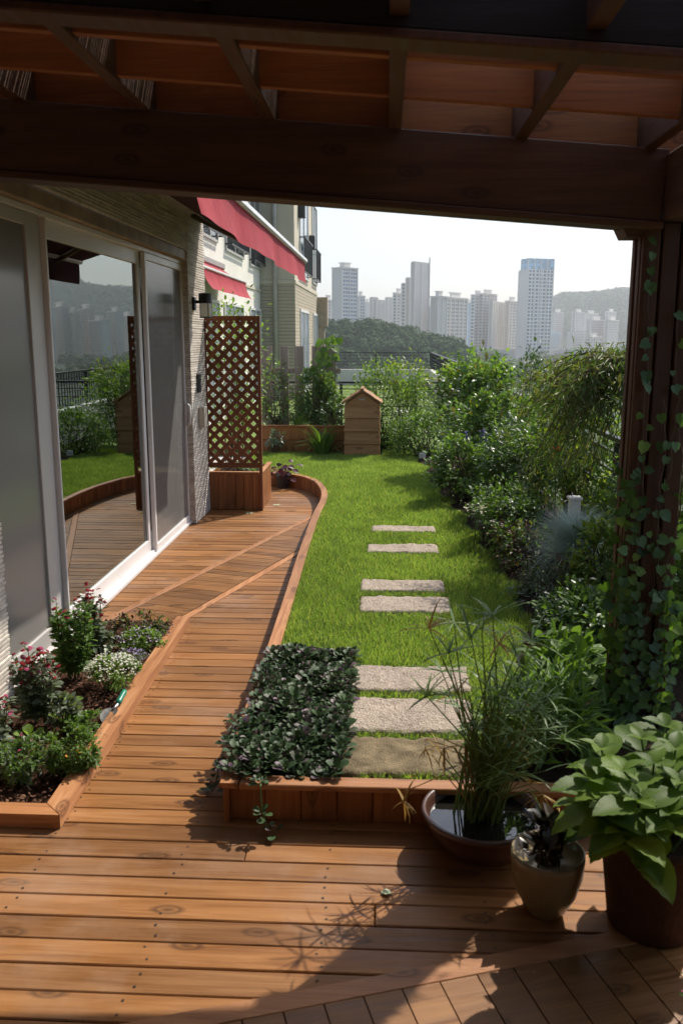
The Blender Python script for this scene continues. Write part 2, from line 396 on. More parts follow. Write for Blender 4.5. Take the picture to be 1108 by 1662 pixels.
# inlaid diagonal strips (boards at right angles to a pair of trim battens)
def strip(name,a0,a1,b0,b1,tw=.055,boards=True,ext=0):
    """a: battens' outer line a0->a1, b0->b1 the other batten"""
    a0,a1,b0,b1=[Vector((*p,0)) for p in (a0,a1,b0,b1)]
    d=(a1-a0).normalized(); nrm=Vector((-d.y,d.x,0)); 
    if (b0-a0).dot(nrm)<0: nrm=-nrm
    wdt=(b0-a0).dot(nrm)
    m=MB(); 
    t=0; L=(a1-a0).length+ext
    while t<L:
        c=a0+d*(t+BP/2); m.obox((c+nrm*wdt/2+Vector((0,0,-.009))),(wdt-tw,BP-.0045,.028),Matrix((nrm,d,Vector((0,0,1)))).transposed() if nrm.cross(d).z>0 else Matrix((-nrm,d,Vector((0,0,1)))).transposed(),0,.0025); t+=BP
    return m,d,nrm,wdt
A0,A1=Vector((-1.62,4.62,0)),Vector((-.60,7.87,0)); 
B0,B1=Vector((-1.163,4.745,0)),Vector((-.575,6.60,0))
def clip_poly(poly,inside,inter):
    out=[]
    for i in range(len(poly)):
        p,q=poly[i-1],poly[i]; pi,qi=inside(p),inside(q)
        if pi!=qi: out.append(inter(p,q))
        if qi: out.append(q)
    return out
def clipped_boards(name,mat,origin,d,widthdir,t0,t1,w0,w1,planes,zt=.004,pitch=BP):
    """boards running along widthdir, stacked along d; clipped by half planes (nx,ny,c): n.p<=c"""
    m=MB(); t=t0
    while t<t1:
        z=zt+rg.uniform(-.0008,.0008)
        poly=[origin+d*(t+.002)+widthdir*w0,origin+d*(t+pitch-.002)+widthdir*w0,origin+d*(t+pitch-.002)+widthdir*w1,origin+d*(t+.002)+widthdir*w1]
        for nx,ny,c in planes:
            f=lambda p:nx*p.x+ny*p.y-c
            poly=clip_poly(poly,lambda p:f(p)<=0,lambda p,q:p+(q-p)*(f(p)/(f(p)-f(q)))) if poly else poly
        if len(poly)>2:
            area=sum(poly[i-1].x*poly[i].y-poly[i].x*poly[i-1].y for i in range(len(poly)))
            if area<0: poly=poly[::-1]
            m.prism([(p.x,p.y) for p in poly],-.02,z)
        t+=pitch
    return m.build(name,mat)
dS=(A1-A0).normalized(); nS=Vector((dS.y,-dS.x,0)); wS=(B0-A0).dot(nS)
fa=lambda n,p:(n.x,n.y,n.x*p.x+n.y*p.y)
ST=clipped_boards('deck_strip',WD['deckd'],A0,dS,nS,-.4,3.6,.03,wS-.03,[(-1,0,1.69),(1,0,-.585)],.005)
tag(ST,kind='structure')
m=MB()
def batten(m,a,b,w,zt,mi=0): m.beam((a.x,a.y,zt-.0125),(b.x,b.y,zt-.0125),w,.025,mi=mi,bev=.002)
batten(m,A0+dS*-.05,A1,.045,.0065); batten(m,B0,B1,.045,.0065); batten(m,B0+dS*-.1,B0,.045,.0065) if False else None
tag(m.build('deck_batten',WD['trim']),kind='structure')
# foreground right: boards perpendicular to a batten
C0=Vector((-1.1,1.575,0)); C1=Vector((1.6,2.425,0)); dC=(C1-C0).normalized(); nC=Vector((dC.y,-dC.x,0))
pl=[fa(-nC,C0+nC*.03),(1,0,1.6),(0,-1,.6)]
tag(clipped_boards('deck_corner',WD['deckd'],C0,dC,nC,0,3.2,.03,3.0,[(1,0,1.6),(0,-1,.6)],.006,.100),kind='structure')
m=MB(); batten(m,C0,C1,.06,.0085); tag(m.build('deck_corner_batten',WD['trimx']),kind='structure')
m=MB(); m.box(-1.8,1.7,-2.5,9.9,-.12,-.05); tag(m.build('deck_base',plain('deck_void',(.012,.01,.008),.9,.1)),kind='structure')
# ------------------------------------------------------------------ lawn edging (curved kerb of staves with a cap)
CH=.145
cin=[(-.537,2.648),(-.549,3.3),(-.552,3.85),(-.567,4.72),(-.588,5.8),(-.60,7.03),(-.588,7.87),(-.642,8.44),(-.752,8.88),(-.92,9.16),(-1.17,9.33),(-1.66,9.42)]
def cat(pts,n=8):
    P=[np.array(p,float) for p in pts]; P=[2*P[0]-P[1]]+P+[2*P[-1]-P[-2]]; out=[]
    for i in range(1,len(P)-2):
        for k in range(n):
            t=k/n; out.append(.5*((2*P[i])+(-P[i-1]+P[i+1])*t+(2*P[i-1]-5*P[i]+4*P[i+1]-P[i+2])*t*t+(-P[i-1]+3*P[i]-3*P[i+1]+P[i+2])*t**3))
    out.append(P[-2]); return np.array(out)
CI=cat(cin,8)
def offset(P,d):
    T=np.gradient(P,axis=0); T/=np.linalg.norm(T,axis=1,keepdims=True); return P+np.stack([T[:,1],-T[:,0]],1)*d
edg=thing('lawn_edging','raised edging of vertical boards under a flat cap, curving along the lawn','edging',(-.54,2.65,0))
off=Vector((.54,-2.65,0))
def loft(rings,closed=True):
    n=len(rings[0]); V=[p for r in rings for p in r]
    F=[(i*n+k,i*n+(k+1)%n,(i+1)*n+(k+1)%n,(i+1)*n+k) for i in range(len(rings)-1) for k in range(n)]
    F+=[tuple(range(n))[::-1],tuple((len(rings)-1)*n+k for k in range(n))]
    return V,F
a,b=offset(CI,-.004),offset(CI,.056)
m=MB(); seg=0; idx=[0,24,48,66,len(CI)-1]
for s0,s1 in zip(idx[:-1],idx[1:]):
    rr=[]
    for i in range(s0,s1+1):
        p,q=a[i],b[i]; e=.0
        rr.append([(p[0],p[1],CH-.02),(q[0],q[1],CH-.02),(q[0],q[1],CH-.003),(q[0]-.003*(q[0]-p[0])/.06,q[1],CH),(p[0]+.003,p[1],CH),(p[0],p[1],CH-.003)])
    sh=.0012; 
    if s0>0: d=(np.array(rr[1])-np.array(rr[0])); rr[0]=[tuple(np.array(v)+d[k]*.01) for k,v in enumerate(rr[0])]
    V,F=loft(rr); m.add(V,F)
o=m.build('cap',WD['trim'],edg,loc=off)
# staves
m=MB(); A=offset(CI,.006); seg=np.linalg.norm(np.diff(A,axis=0),axis=1); cs=np.concatenate([[0],np.cumsum(seg)]); s=0
while s<cs[-1]-.02:
    e=min(s+.088,cs[-1]); p=[np.interp(s+.0015,cs,A[:,k]) for k in (0,1)]; q=[np.interp(e-.0015,cs,A[:,k]) for k in (0,1)]
    m.beam((p[0]+.012,p[1],(CH-.02)/2),(q[0]+.012,q[1],(CH-.02)/2),.02,CH-.022,bev=.002); s+=.09
m.build('stave',WD['stave'],edg,loc=off)
m=MB(); x=-.512
while x<1.45: m.box(x+.001,x+.119,2.672,2.692,.001,CH-.0205,0,.003); x+=.12
m.build('front_board',WD['stave'],edg,loc=off)
m=MB(); m.box(-.474,1.45,2.642,2.706,CH-.02,CH+.001,0,.003); m.build('front_cap',WD['trimx'],edg,loc=off)
# ------------------------------------------------------------------ left flower bed frame
fb=thing('flower_bed_frame','low timber frame round the flower bed beside the glass door','planter',(-1.06,2.6,0))
m=MB(); m.prism([(-1.1295,2.6515),(-1.061,2.582),(-1.094,4.66),(-1.162,4.66)],.003,.054); m.build('side_board',WD['trim'],fb,loc=(1.06,-2.6,0))
m=MB(); m.prism([(-1.75,2.58),(-1.062,2.58),(-1.131,2.65),(-1.75,2.65)],.003,.0525); m.build('front_board',WD['trimx'],fb,loc=(1.06,-2.6,0))
def bumpy(name,poly_x0,x1,y0,y1,z,mat,amp=.01,nx=30,ny=60,kind='structure',seed=1,clip=None):
    r=np.random.default_rng(seed); xs=np.linspace(poly_x0,x1,nx); ys=np.linspace(y0,y1,ny); V=[];F=[]
    h=r.normal(size=(ny,nx))*amp*.6+np.array([[math.sin(a*9+seed)*math.cos(b*7) for a in xs] for b in ys])*amp
    for j in range(ny):
        for i in range(nx): V.append((xs[i],ys[j],z+h[j,i]))
    for j in range(ny-1):
        for i in range(nx-1): F.append((j*nx+i,j*nx+i+1,(j+1)*nx+i+1,(j+1)*nx+i))
    o=MB().add(V,F).build(name,mat,smooth=True); 
    return tag(o,kind=kind)
bumpy('flower_bed_soil',-1.72,-1.15,2.64,4.66,.018,barkm,.010,50,140,seed=2)
rr=np.random.default_rng(44); n=2600
P=np.stack([rr.uniform(-1.70,-1.15,n),rr.uniform(2.66,4.6,n),np.full(n,.03)+rr.uniform(-.008,.012,n)],1)
chip=([(-.5,-.3,0),(.5,-.25,.05),(.45,.3,.12),(-.4,.28,.1),(0,0,.3)],[(0,1,4),(1,2,4),(2,3,4),(3,0,4)])
o=inst('bark_chips',*chip,P,frames(unit(n,rr)*[1,1,.3]),rr.uniform(.006,.02,n),leafmat('bark_chip',(.06,.028,.018),(.17,.09,.06),0.0,.9,.1)); tag(o,kind='stuff')
# ------------------------------------------------------------------ lawn base, bed soil
lawn=MB(); Lp=[(p[0],p[1]) for p in offset(CI,.05)]
grassbase=plain('lawn_base',(.045,.07,.018),.95,.1,var=.4,scale=25,bump=.01)
poly=[(x,y) for x,y in Lp if y>2.7]
poly=[(-.46,2.70)]+poly+[(-1.66,11.8),(2.0,11.8),(2.0,2.70)]
lawn.prism(poly[::-1],-.02,.122); tag(lawn.build('lawn_ground',grassbase),kind='structure')
RB=np.array([(.40,2.72),(.43,3.2),(.52,3.6),(.66,4.0),(.77,4.5),(.76,5.3),(.70,6.2),(.64,7.2),(.56,8.0),(.47,8.8),(.46,10.0),(.3,10.9)])
def rb(y): return np.interp(y,RB[:,1],RB[:,0])
bumpy('bed_soil',.0,1.0,0,1,.0,soilm,.0) if False else None
V=[];F=[];ys=np.linspace(2.71,11.0,90); k=12; rr=np.random.default_rng(4)
for y in ys:
    for i in range(k): V.append((rb(y)+(1.5-rb(y))*i/(k-1),y,.128+(.0 if i==0 else .015+rr.normal()*.008)))
F=[(j*k+i,j*k+i+1,(j+1)*k+i+1,(j+1)*k+i) for j in range(len(ys)-1) for i in range(k-1)]
tag(MB().add(V,F).build('bed_soil',soilm,smooth=True),kind='structure')
# ------------------------------------------------------------------ stepping stones
def stone_mat():
    g=G('rough_granite'); v=g.coord(); n=g.noise(v,55,6,.7); n2=g.noise(v,6,4); sp=g.n('ShaderNodeTexVoronoi'); g.t.links.new(v,sp.inputs['Vector']); sp.inputs['Scale'].default_value=160
    c=g.ramp(n,[(.3,(.24,.19,.14)),(.5,(.47,.39,.31)),(.7,(.60,.52,.43))])
    c=g.mix(1.0,c,g.ramp(n2,[(.3,(.75,.72,.7)),(.7,(1.1,1.08,1.05))]),'MULTIPLY')
    c=g.mix(.35,c,g.ramp(sp.outputs['Color'],[(0,(.2,.15,.12)),(1,(.75,.66,.58))]))
    return g.out(g.prin(c,.9,.2,g.bump(g.math('ADD',n,g.math('MULTIPLY',sp.outputs['Distance'],.5)),.012)))
stm=stone_mat()
moss_shade=plain('mossy_shaded_stone',(.21,.165,.10),.95,.15,var=.45,scale=14,bump=.01)  # mossy brown with the shadow on this stone mixed into its colour
STN=[(-.105,.386,6.52,6.73),(-.125,.372,5.88,6.11),(-.143,.355,4.94,5.18),(-.137,.366,4.55,4.83),(-.151,.369,3.47,3.75),(-.145,.350,3.08,3.39),(-.145,.353,2.75,3.03)]
SL=['farthest pinkish stepping stone, nearest the compost bin','stepping stone second from the far end of the lawn path','third stepping stone from the far end, upper one of a close pair','fourth stepping stone from the far end, lower one of a close pair','broad pale stepping stone at the back of the ajuga patch','broad stepping stone dappled with shade beside the ajuga','broad mossy shaded stepping stone against the front timber cap']
for q,(x0,x1,y0,y1) in enumerate(STN):
    r=np.random.default_rng(60+q); nx,ny=44,24; V=[];F=[]
    hh=r.normal(size=(ny,nx))*.0012
    lo=r.normal(size=(5,9))*.003
    for j in range(ny):
        for i in range(nx):
            u,v=i/(nx-1),j/(ny-1); ex=min(u,1-u)*(x1-x0); ey=min(v,1-v)*(y1-y0); e=min(ex,ey)
            a,b=u*7.99,v*3.99; ia,ib=int(a),int(b); fa_,fb_=a-ia,b-ib
            l=(lo[ib,ia]*(1-fa_)+lo[ib,ia+1]*fa_)*(1-fb_)+(lo[ib+1,ia]*(1-fa_)+lo[ib+1,ia+1]*fa_)*fb_
            wob=.006*math.sin(u*21+q)*(v-.5)+.004*math.sin(u*47+q*3); wx=.005*math.sin(v*17+q)*(u-.5)
            V.append((x0+u*(x1-x0)+wx,y0+v*(y1-y0)+wob,.141+l+hh[j,i]-(.010*max(0,1-e/.012)**2)))
    F=[(j*nx+i,j*nx+i+1,(j+1)*nx+i+1,(j+1)*nx+i) for j in range(ny-1) for i in range(nx-1)]
    ring=[i for i in range(nx)]+[j*nx+nx-1 for j in range(1,ny)]+[(ny-1)*nx+i for i in range(nx-2,-1,-1)]+[j*nx for j in range(ny-2,0,-1)]
    b0=len(V); V+=[(V[i][0],V[i][1],.10) for i in ring]; L=len(ring)
    F+=[(ring[(k+1)%L],ring[k],b0+k,b0+(k+1)%L) for k in range(L)]
    o=MB().add(V,F).build('stepping_stone',moss_shade if q==6 else stm,smooth=True); tag(o,SL[q],'stepping stone','stepping stones along the lawn')
# ------------------------------------------------------------------ grass
gm=leafmat('grass_blade',(.14,.24,.050),(.28,.41,.11),.5,.5,.25,(1.3,1.3,.6),c3=(.46,.46,.19))
def inlawn(P):
    x,y=P[:,0],P[:,1]
    inner=np.interp(y,[2.7,3.3,3.9,4.7,5.8,7.0,7.9,8.44,8.88,9.16,9.36,9.5],[-.47,-.49,-.492,-.507,-.53,-.54,-.528,-.585,-.70,-.88,-1.15,-1.66])
    ok=(x>inner)&(x<rb(y)+.05*np.sin(y*9)+.02*np.sin(y*31))
    for x0,x1,y0,y1 in STN: ok&=~((x>x0-.002)&(x<x1+.002)&(y>y0+.012)&(y<y1+.004))
    ok&=~((x<-.10)&(y<3.84)); ok&=~((x>-.55)&(x<-.04)&(y>10.88)); ok&=~((x<-.5)&(y>11.12)); return ok
def grass(name,specs,h,seed):
    r=np.random.default_rng(seed); PP=[];WW=[]
    for n,y0,y1,w in specs:
        P=np.stack([r.uniform(-1.66,.85,n),r.uniform(y0,y1,n),np.full(n,.121)],1); P=P[inlawn(P)]; PP.append(P); WW.append(np.full(len(P),w))
    P=np.concatenate(PP); w=np.concatenate(WW); n=len(P)
    lumps=np.sin(P[:,0]*7.3+1)*np.sin(P[:,1]*5.1)+.6*np.sin(P[:,0]*17+P[:,1]*11)
    D=np.stack([r.normal(0,.38,n),r.normal(0,.38,n),np.ones(n)],1); hh=h*r.uniform(.5,1.35,n)*(1+.18*lumps)
    near=np.zeros(n,bool)
    for x0,x1,s0,s1 in STN: near|=(P[:,0]>x0-.01)&(P[:,0]<x1+.01)&(P[:,1]>s0-.035)&(P[:,1]<s0+.02)
    hh=np.where(near,hh*.75,hh)
    ang=r.uniform(0,2*np.pi,n); U=np.stack([np.cos(ang),np.sin(ang),np.zeros(n)],1)
    return inst(name,*BLADE,P,frames(D,U),np.stack([w*r.uniform(.7,1.3,n),hh,hh],1),gm,kind='stuff')
tag(grass('lawn_grass',[(170000,2.72,6.2,.0030),(230000,6.2,11.4,.0042)],.034,11),'short bright green grass of the lawn')
# ------------------------------------------------------------------ the house with its sliding doors
house=thing('house','ribbed pale brick house wall with white framed glass doors opening on the deck','house',(-1.7,5,0)); ho=Vector((1.7,-5,0))
def hb(name,mb,mat,parent=house,**k): return mb.build(name,mat,parent,loc=ho if parent is house else None,**k)
o=brick_wall('wall',[(-1.80,7.40),(-1.645,7.37),(-1.645,8.02),(-1.80,8.02)],0,2.9,house); o.location=ho
o=brick_wall('wall',[(-1.655,-1.5),(-1.655,3.58),(-1.80,3.60)],0,2.9,house); o.location=ho
o=brick_wall('lintel_wall',[(-1.655,3.55),(-1.655,7.38)],2.29,2.9,house); o.location=ho
m=MB(); m.box(-1.80,-1.652,3.58,7.42,2.205,2.285,0,.006); hb('lintel',m,plain('lintel_paint',(.34,.25,.17),.6,.3,var=.25,scale=6))
m=MB(); m.box(-4.6,-4.5,-1.5,7.9,0,2.7); m.box(-4.6,-1.8,-1.5,-1.4,0,2.7); m.box(-4.5,-1.81,7.8,7.9,0,2.7); m.box(-4.5,-1.81,-1.4,7.8,2.6,2.7)
m.box(-1.9,-1.80,7.43,7.8,0,2.6); m.box(-1.9,-1.80,-1.4,3.55,0,2.6); m.box(-1.9,-1.8,3.55,7.43,2.22,2.6)
hb('room',m,plain('room_plaster',(.42,.40,.37),.9,.1))
m=MB(); m.box(-4.5,-1.75,-1.4,7.8,-.06,.02); hb('room_floor',m,plain('room_floor',(.25,.17,.10),.4,.4))
m=MB(); m.box(-4.6,-1.80,-1.5,8.0,2.9,3.0); hb('roof_slab',m,plain('concrete',(.45,.43,.40),.9,.1))
# sheer curtain behind the glass
def glassmat(name,ior=5.0,tr=.55,gl=.9):
    g=G(name); fr=g.n('ShaderNodeFresnel'); fr.inputs[0].default_value=ior
    a=g.n('ShaderNodeBsdfTransparent'); a.inputs[0].default_value=(tr,tr*1.02,tr,1)
    b=g.n('ShaderNodeBsdfGlossy'); b.inputs[0].default_value=(gl*.93,gl,gl*.97,1); b.inputs['Roughness'].default_value=.0
    n=g.noise(g.coord((1,1,.6)),2.2,2); b_n=g.bump(n,.00015); g.t.links.new(b_n,b.inputs['Normal'])
    mx=g.n('ShaderNodeMixShader'); g.t.links.new(fr.outputs[0],mx.inputs[0]); g.t.links.new(a.outputs[0],mx.inputs[1]); g.t.links.new(b.outputs[0],mx.inputs[2]); return g.out(mx.outputs[0])
glassm=glassmat('door_glass')
def screenmat(c=(.22,.217,.21),nm='insect_screen'):
    g=G(nm); d=g.prin(c,.5,.5); t=g.n('ShaderNodeBsdfTransparent'); t.inputs[0].default_value=(.95,.95,.95,1)
    mx=g.n('ShaderNodeMixShader'); mx.inputs[0].default_value=.62; g.t.links.new(t.outputs[0],mx.inputs[1]); g.t.links.new(d,mx.inputs[2]); return g.out(mx.outputs[0])
scrm=screenmat(); scrn=screenmat((.34,.33,.31),'near_screen')
for _m in (scrm,scrn):
    for _n in _m.node_tree.nodes:
        if _n.type=='BSDF_PRINCIPLED': _n.inputs['Roughness'].default_value=.16; _n.inputs['Specular IOR Level'].default_value=.7
        if _n.type=='MIX_SHADER': _n.inputs[0].default_value=.62
def panel(label,y0,y1,z0,z1,x,fw,bot,top,pane,name='sliding_door',fm=whitef,fw2=None):
    """door leaf: frame object, with its pane a sub part"""
    fw2=fw2 or fw
    m=MB(); t=.032
    m.box(x-t,x,y0,y0+fw,z0,z1,0,.003); m.box(x-t,x,y1-fw2,y1,z0,z1,0,.003)
    m.box(x-t+.001,x-.001,y0+fw,y1-fw2,z0,z0+bot,0,.003); m.box(x-t+.001,x-.001,y0+fw,y1-fw2,z1-top,z1,0,.003)
    o=m.build(name,fm,house,loc=ho); o['label']=label
    g=MB(); X=x-t/2; g.box(X-.003,X+.003,y0+fw-.005,y1-fw2+.005,z0+bot-.005,z1-top+.005); g.build('pane' if pane is glassm else 'mesh',pane,o); return o
m=MB(); m.box(-1.80,-1.675,3.60,7.40,.002,.028,0,.003); m.box(-1.80,-1.702,3.60,7.40,.028,.045,0,.002); m.box(-1.80,-1.69,3.6,7.38,2.175,2.203,0,.002)
m.box(-1.80,-1.672,7.375,7.40,.0,2.2,0,.002)
hb('door_frame',m,whitef)
panel('large clear glass sliding panel reflecting the garden',4.40,6.22,.046,2.175,-1.722,.045,.085,.09,glassm,fw2=.06)
panel('grey insect screen panel at the far end',6.24,7.37,.03,2.172,-1.688,.035,.05,.05,scrm,fw2=.03)
far_g=panel('sliding panel behind the far screen',6.2,7.37,.046,2.17,-1.765,.05,.09,.09,glassm)
glass2=glassmat('near_glass',1.9,.85)
panel('grey curtained panel nearest the camera',3.62,4.38,.046,2.172,-1.70,.05,.09,.06,scrn,fm=greyf,fw2=.17)
m=MB(); m.box(-1.715,-1.672,4.385,4.402,.03,2.17,0,.003); hb('jamb_strip',m,whitef)
m=MB(); m.tube([(-1.68,7.33,.86),(-1.655,7.33,.88),(-1.65,7.33,.95),(-1.655,7.33,1.02),(-1.68,7.33,1.04)],.012,8); hb('door_handle',m,whitef,smooth=True)
V=[];F=[];n=60
for i in range(n):
    y=6.3+i/(n-1)*1.45; V+=[(-1.86+.03*math.sin(i*1.1)+.01*math.sin(i*.37),y,.03),(-1.86+.03*math.sin(i*1.1+.3),y,2.3)]
hb('curtain',MB().add(V,[(2*i,2*i+2,2*i+3,2*i+1) for i in range(n-1)]),plain('sheer_curtain',(.6,.58,.55),.9,.1))
V=[]
for i in range(n):
    y=1.5+i/(n-1)*2.95; V+=[(-1.775+.018*math.sin(i*1.1)+.01*math.sin(i*.4),y,.05),(-1.775+.018*math.sin(i*1.1+.3),y,2.15)]
hb('curtain',MB().add(V,[(2*i,2*i+2,2*i+3,2*i+1) for i in range(n-1)]),plain('sheer_curtain_near',(.60,.58,.54),.9,.1))
m=MB()
for y in (5.05,5.6): m.box(-2.16,-2.13,y,y+.02,.03,2.3)
hb('inner_sash',m,whitef)
m=MB(); m.box(-1.8,1.75,-1.75,-1.65,0,2.9); hb('unseen_end_wall',m,plain('unseen_wall_render',(.30,.25,.20),.9,.1))  # unseen wall behind the camera, added to cut sky light from there
# things on the pier
wl=thing('wall_lamp','black capped wall lantern with frosted glass beside the trellis','lamp',(-1.645,7.52,1.85))
m=MB(); m.box(.004,.03,-.035,.035,-.04,.07,0,.005); m.build('bracket',blackm,wl)
m=MB(); m.beam((.03,0,.03),(.075,0,.03),.03,.025); m.build('arm',blackm,wl)
m=MB(); m.lathe([(.001,.105),(.056,.100),(.058,.02),(.054,.018),(.001,.018)],(.115,0,0),28); m.build('cap',blackm,wl,smooth=False)
m=MB(); m.lathe([(.048,.018),(.048,-.095),(.001,-.095)],(.115,0,0),28); m.build('lamp_glass',leafmat('frosted_glass',(.85,.85,.83),(.9,.9,.88),.5,.3,.4,(1,1,1)),wl,smooth=True)
m=MB()
for k in range(4):
    a=k*math.pi/2+.6; m.beam((.115+.051*math.cos(a),.051*math.sin(a),.018),(.115+.051*math.cos(a),.051*math.sin(a),-.1),.005,.005)
m.lathe([(.046,-.093),(.054,-.093),(.054,-.102),(.001,-.102)],(.115,0,0),28); m.build('cage',blackm,wl)
it=thing('door_phone','small black door phone on the ribbed brick pier','intercom',(-1.645,7.60,1.20))
m=MB(); m.box(.004,.032,-.045,.045,-.085,.085,0,.010); m.build('case',blackm,it)
m=MB(); m.box(.0315,.034,-.03,.03,.02,.06,0,.001); m.build('screen',plain('dark_glass',(.03,.03,.035),.1,.6),it)
sb=thing('socket_box','cream weatherproof socket box on the brick pier below the door phone','electrical box',(-1.645,7.66,.90))
m=MB(); m.box(.004,.05,-.06,.06,-.09,.09,0,.008); m.build('case',plain('cream_plastic',(.55,.50,.42),.4,.5),sb)
m=MB(); m.box(.051,.062,-.064,.064,-.094,.094,0,.006); m.build('lid',plain('cream_plastic_lid',(.62,.57,.48),.4,.5),sb)
# ------------------------------------------------------------------ awnings
redm=None
def fabric(name,col):
    g=G(name); v=g.coord(); n=g.noise(g.coord((1,1,1)),2.2,3,.5); c=g.ramp(n,[(.3,tuple(a*.85 for a in col)),(.7,tuple(a*1.1 for a in col))])
    pr=g.prin(c,.8,.2,g.bump(g.noise(v,6,2),.01)); tr=g.n('ShaderNodeBsdfTranslucent'); g.t.links.new(c,tr.inputs[0]); mx=g.n('ShaderNodeMixShader'); mx.inputs[0].default_value=.06
    g.t.links.new(pr,mx.inputs[1]); g.t.links.new(tr.outputs[0],mx.inputs[2])
    bk=g.prin((.07,.03,.035),.9,.1); m2=g.n('ShaderNodeMixShader'); g.t.links.new(g.n('ShaderNodeNewGeometry').outputs['Backfacing'],m2.inputs[0]); g.t.links.new(mx.outputs[0],m2.inputs[1]); g.t.links.new(bk,m2.inputs[2]); return g.out(m2.outputs[0])
redm=fabric('red_awning_cloth',(.34,.034,.048))
backm=redm

def awning(label,x_wall,z_wall,x_bar,z_bar,y0,y1,vd,sl=True,slant=.06):
    t=thing('awning',label,'awning',(x_wall,y0,z_wall))
    L=y1-y0; dx=x_bar-x_wall; dz=z_bar-z_wall; V=[];F=[]; nx,ny=10,40
    for j in range(ny+1):
        for i in range(nx+1):
            u=i/nx; V.append((dx*u,L*j/ny,dz*u-.03*math.sin(math.pi*u)))
    F=[(j*(nx+1)+i,j*(nx+1)+i+1,(j+1)*(nx+1)+i+1,(j+1)*(nx+1)+i) for j in range(ny) for i in range(nx)]
    MB().add(V,F).build('canopy',redm,t,smooth=True)
    V=[]; nv=8
    for j in range(ny*2+1):
        y=L*j/(ny*2)
        for i in range(nv+1):
            u=i/nv; b=.012*math.sin(y*4.1)*u+.008*math.sin(y*9+1)*u; V.append((dx+.012+b+slant*u*u*.3,y+(.05*u if j==0 else 0),dz-.02-vd*u))
    F=[(j*(nv+1)+i,j*(nv+1)+i+1,(j+1)*(nv+1)+i+1,(j+1)*(nv+1)+i) for j in range(ny*2) for i in range(nv)]
    MB().add(V,F).build('valance',redm,t,smooth=True)
    m=MB(); m.box(dx-.02,dx+.035,-.02,L+.02,dz-.022,dz+.022,0,.012); m.build('front_bar',plain('awning_rail',(.70,.68,.66),.25,.6,metal=.3),t)
    m=MB(); m.box(0,.10,-.02,L+.02,-.05,.07,0,.02); m.build('cassette',plain('cassette_paint',(.30,.28,.26),.5,.4),t)
    for yy in (L*.12,L*.88):
        m=MB(); m.tube([(.05,yy,-.06),(dx*.55,yy+(.35 if yy<L/2 else -.35),dz*.5-.10),(dx,yy,dz-.03)],.022,8); m.build('arm',plain('arm_paint',(.20,.16,.12),.5,.4),t,smooth=True)
    return t
awning('long red awning pulled out over the near glass doors',-1.64,2.62,-.74,2.245,3.38,7.95,.175)
# ------------------------------------------------------------------ pergola
pg=thing('pergola','dark stained timber pergola roofed with bamboo over the deck','pergola',(1.0,3.2,0)); po=Vector((-1.0,-3.2,0))
SLP=-.082
def zr(x,z0): return z0+SLP*x       # the roof falls to the right
def xbeam(name,y0,y1,zb,zt,mat,x0=-1.65,x1=.90,bev=.004):
    m=MB(); v=[]
    m.beam((x0,(y0+y1)/2,zr(x0,(zb+zt)/2)),(x1,(y0+y1)/2,zr(x1,(zb+zt)/2)),y1-y0,zt-zb,bev=bev); return m.build(name,mat,pg,loc=po)
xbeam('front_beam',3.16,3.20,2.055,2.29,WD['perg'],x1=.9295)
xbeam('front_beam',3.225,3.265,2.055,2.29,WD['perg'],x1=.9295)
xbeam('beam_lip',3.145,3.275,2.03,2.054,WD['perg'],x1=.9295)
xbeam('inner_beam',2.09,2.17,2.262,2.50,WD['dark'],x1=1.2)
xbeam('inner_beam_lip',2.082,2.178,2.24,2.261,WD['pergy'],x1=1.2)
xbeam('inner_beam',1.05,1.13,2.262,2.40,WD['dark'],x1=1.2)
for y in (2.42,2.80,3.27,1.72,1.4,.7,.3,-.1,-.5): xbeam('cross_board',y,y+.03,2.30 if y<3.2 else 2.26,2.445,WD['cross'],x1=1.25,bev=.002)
RX=[-1.27,-.84,-.41,.02,.445,.875,1.28]
m0=None
for x in RX:
    m=MB(); m.box(-.022,.022,-.8,3.268,0,.15,0,.003)
    if m0 is None: m0=m.build('rafter',WD['pergy'],pg); o=m0
    else: o=bpy.data.objects.new('rafter',m0.data); COL.objects.link(o); o.parent=pg
    o.location=po+Vector((x,0,zr(x,2.287)))
# bamboo: slats running across, small gaps
m=MB(); rb_=random.Random(8); y=-.8
while y<3.29:
    w=rb_.uniform(.011,.016); r0=w/2; zc=2.455+r0+rb_.uniform(0,.002)
    m.beam((-1.66,y+r0,zr(-1.66,zc)),(.045,y+r0,zr(.045,zc)),w,.003); y+=w+rb_.uniform(.002,.006)
y=-1.6  # closed bamboo beyond the view, added to shut out sky light
while y<1.25:
    w=.03; m.beam((.05,y+w/2,zr(.05,2.47)),(1.3,y+w/2,zr(1.3,2.47)),w-.001,w*.5); y+=w
y=-1.6
while y<-.8:
    w=.03; m.beam((-1.66,y+w/2,zr(-1.66,2.47)),(.045,y+w/2,zr(.045,2.47)),w-.001,w*.5); y+=w
m.build('bamboo_mat',WD['bam'],pg,loc=po)
m=MB(); z=.02
while z<2.0: m.box(1.60,1.625,-1.6,1.55,z,z+.115,0,.003); z+=.12
m.build('light_block_screen',WD['pergy'],pg,loc=po)  # unseen slatted screen, added to block sky light from the right
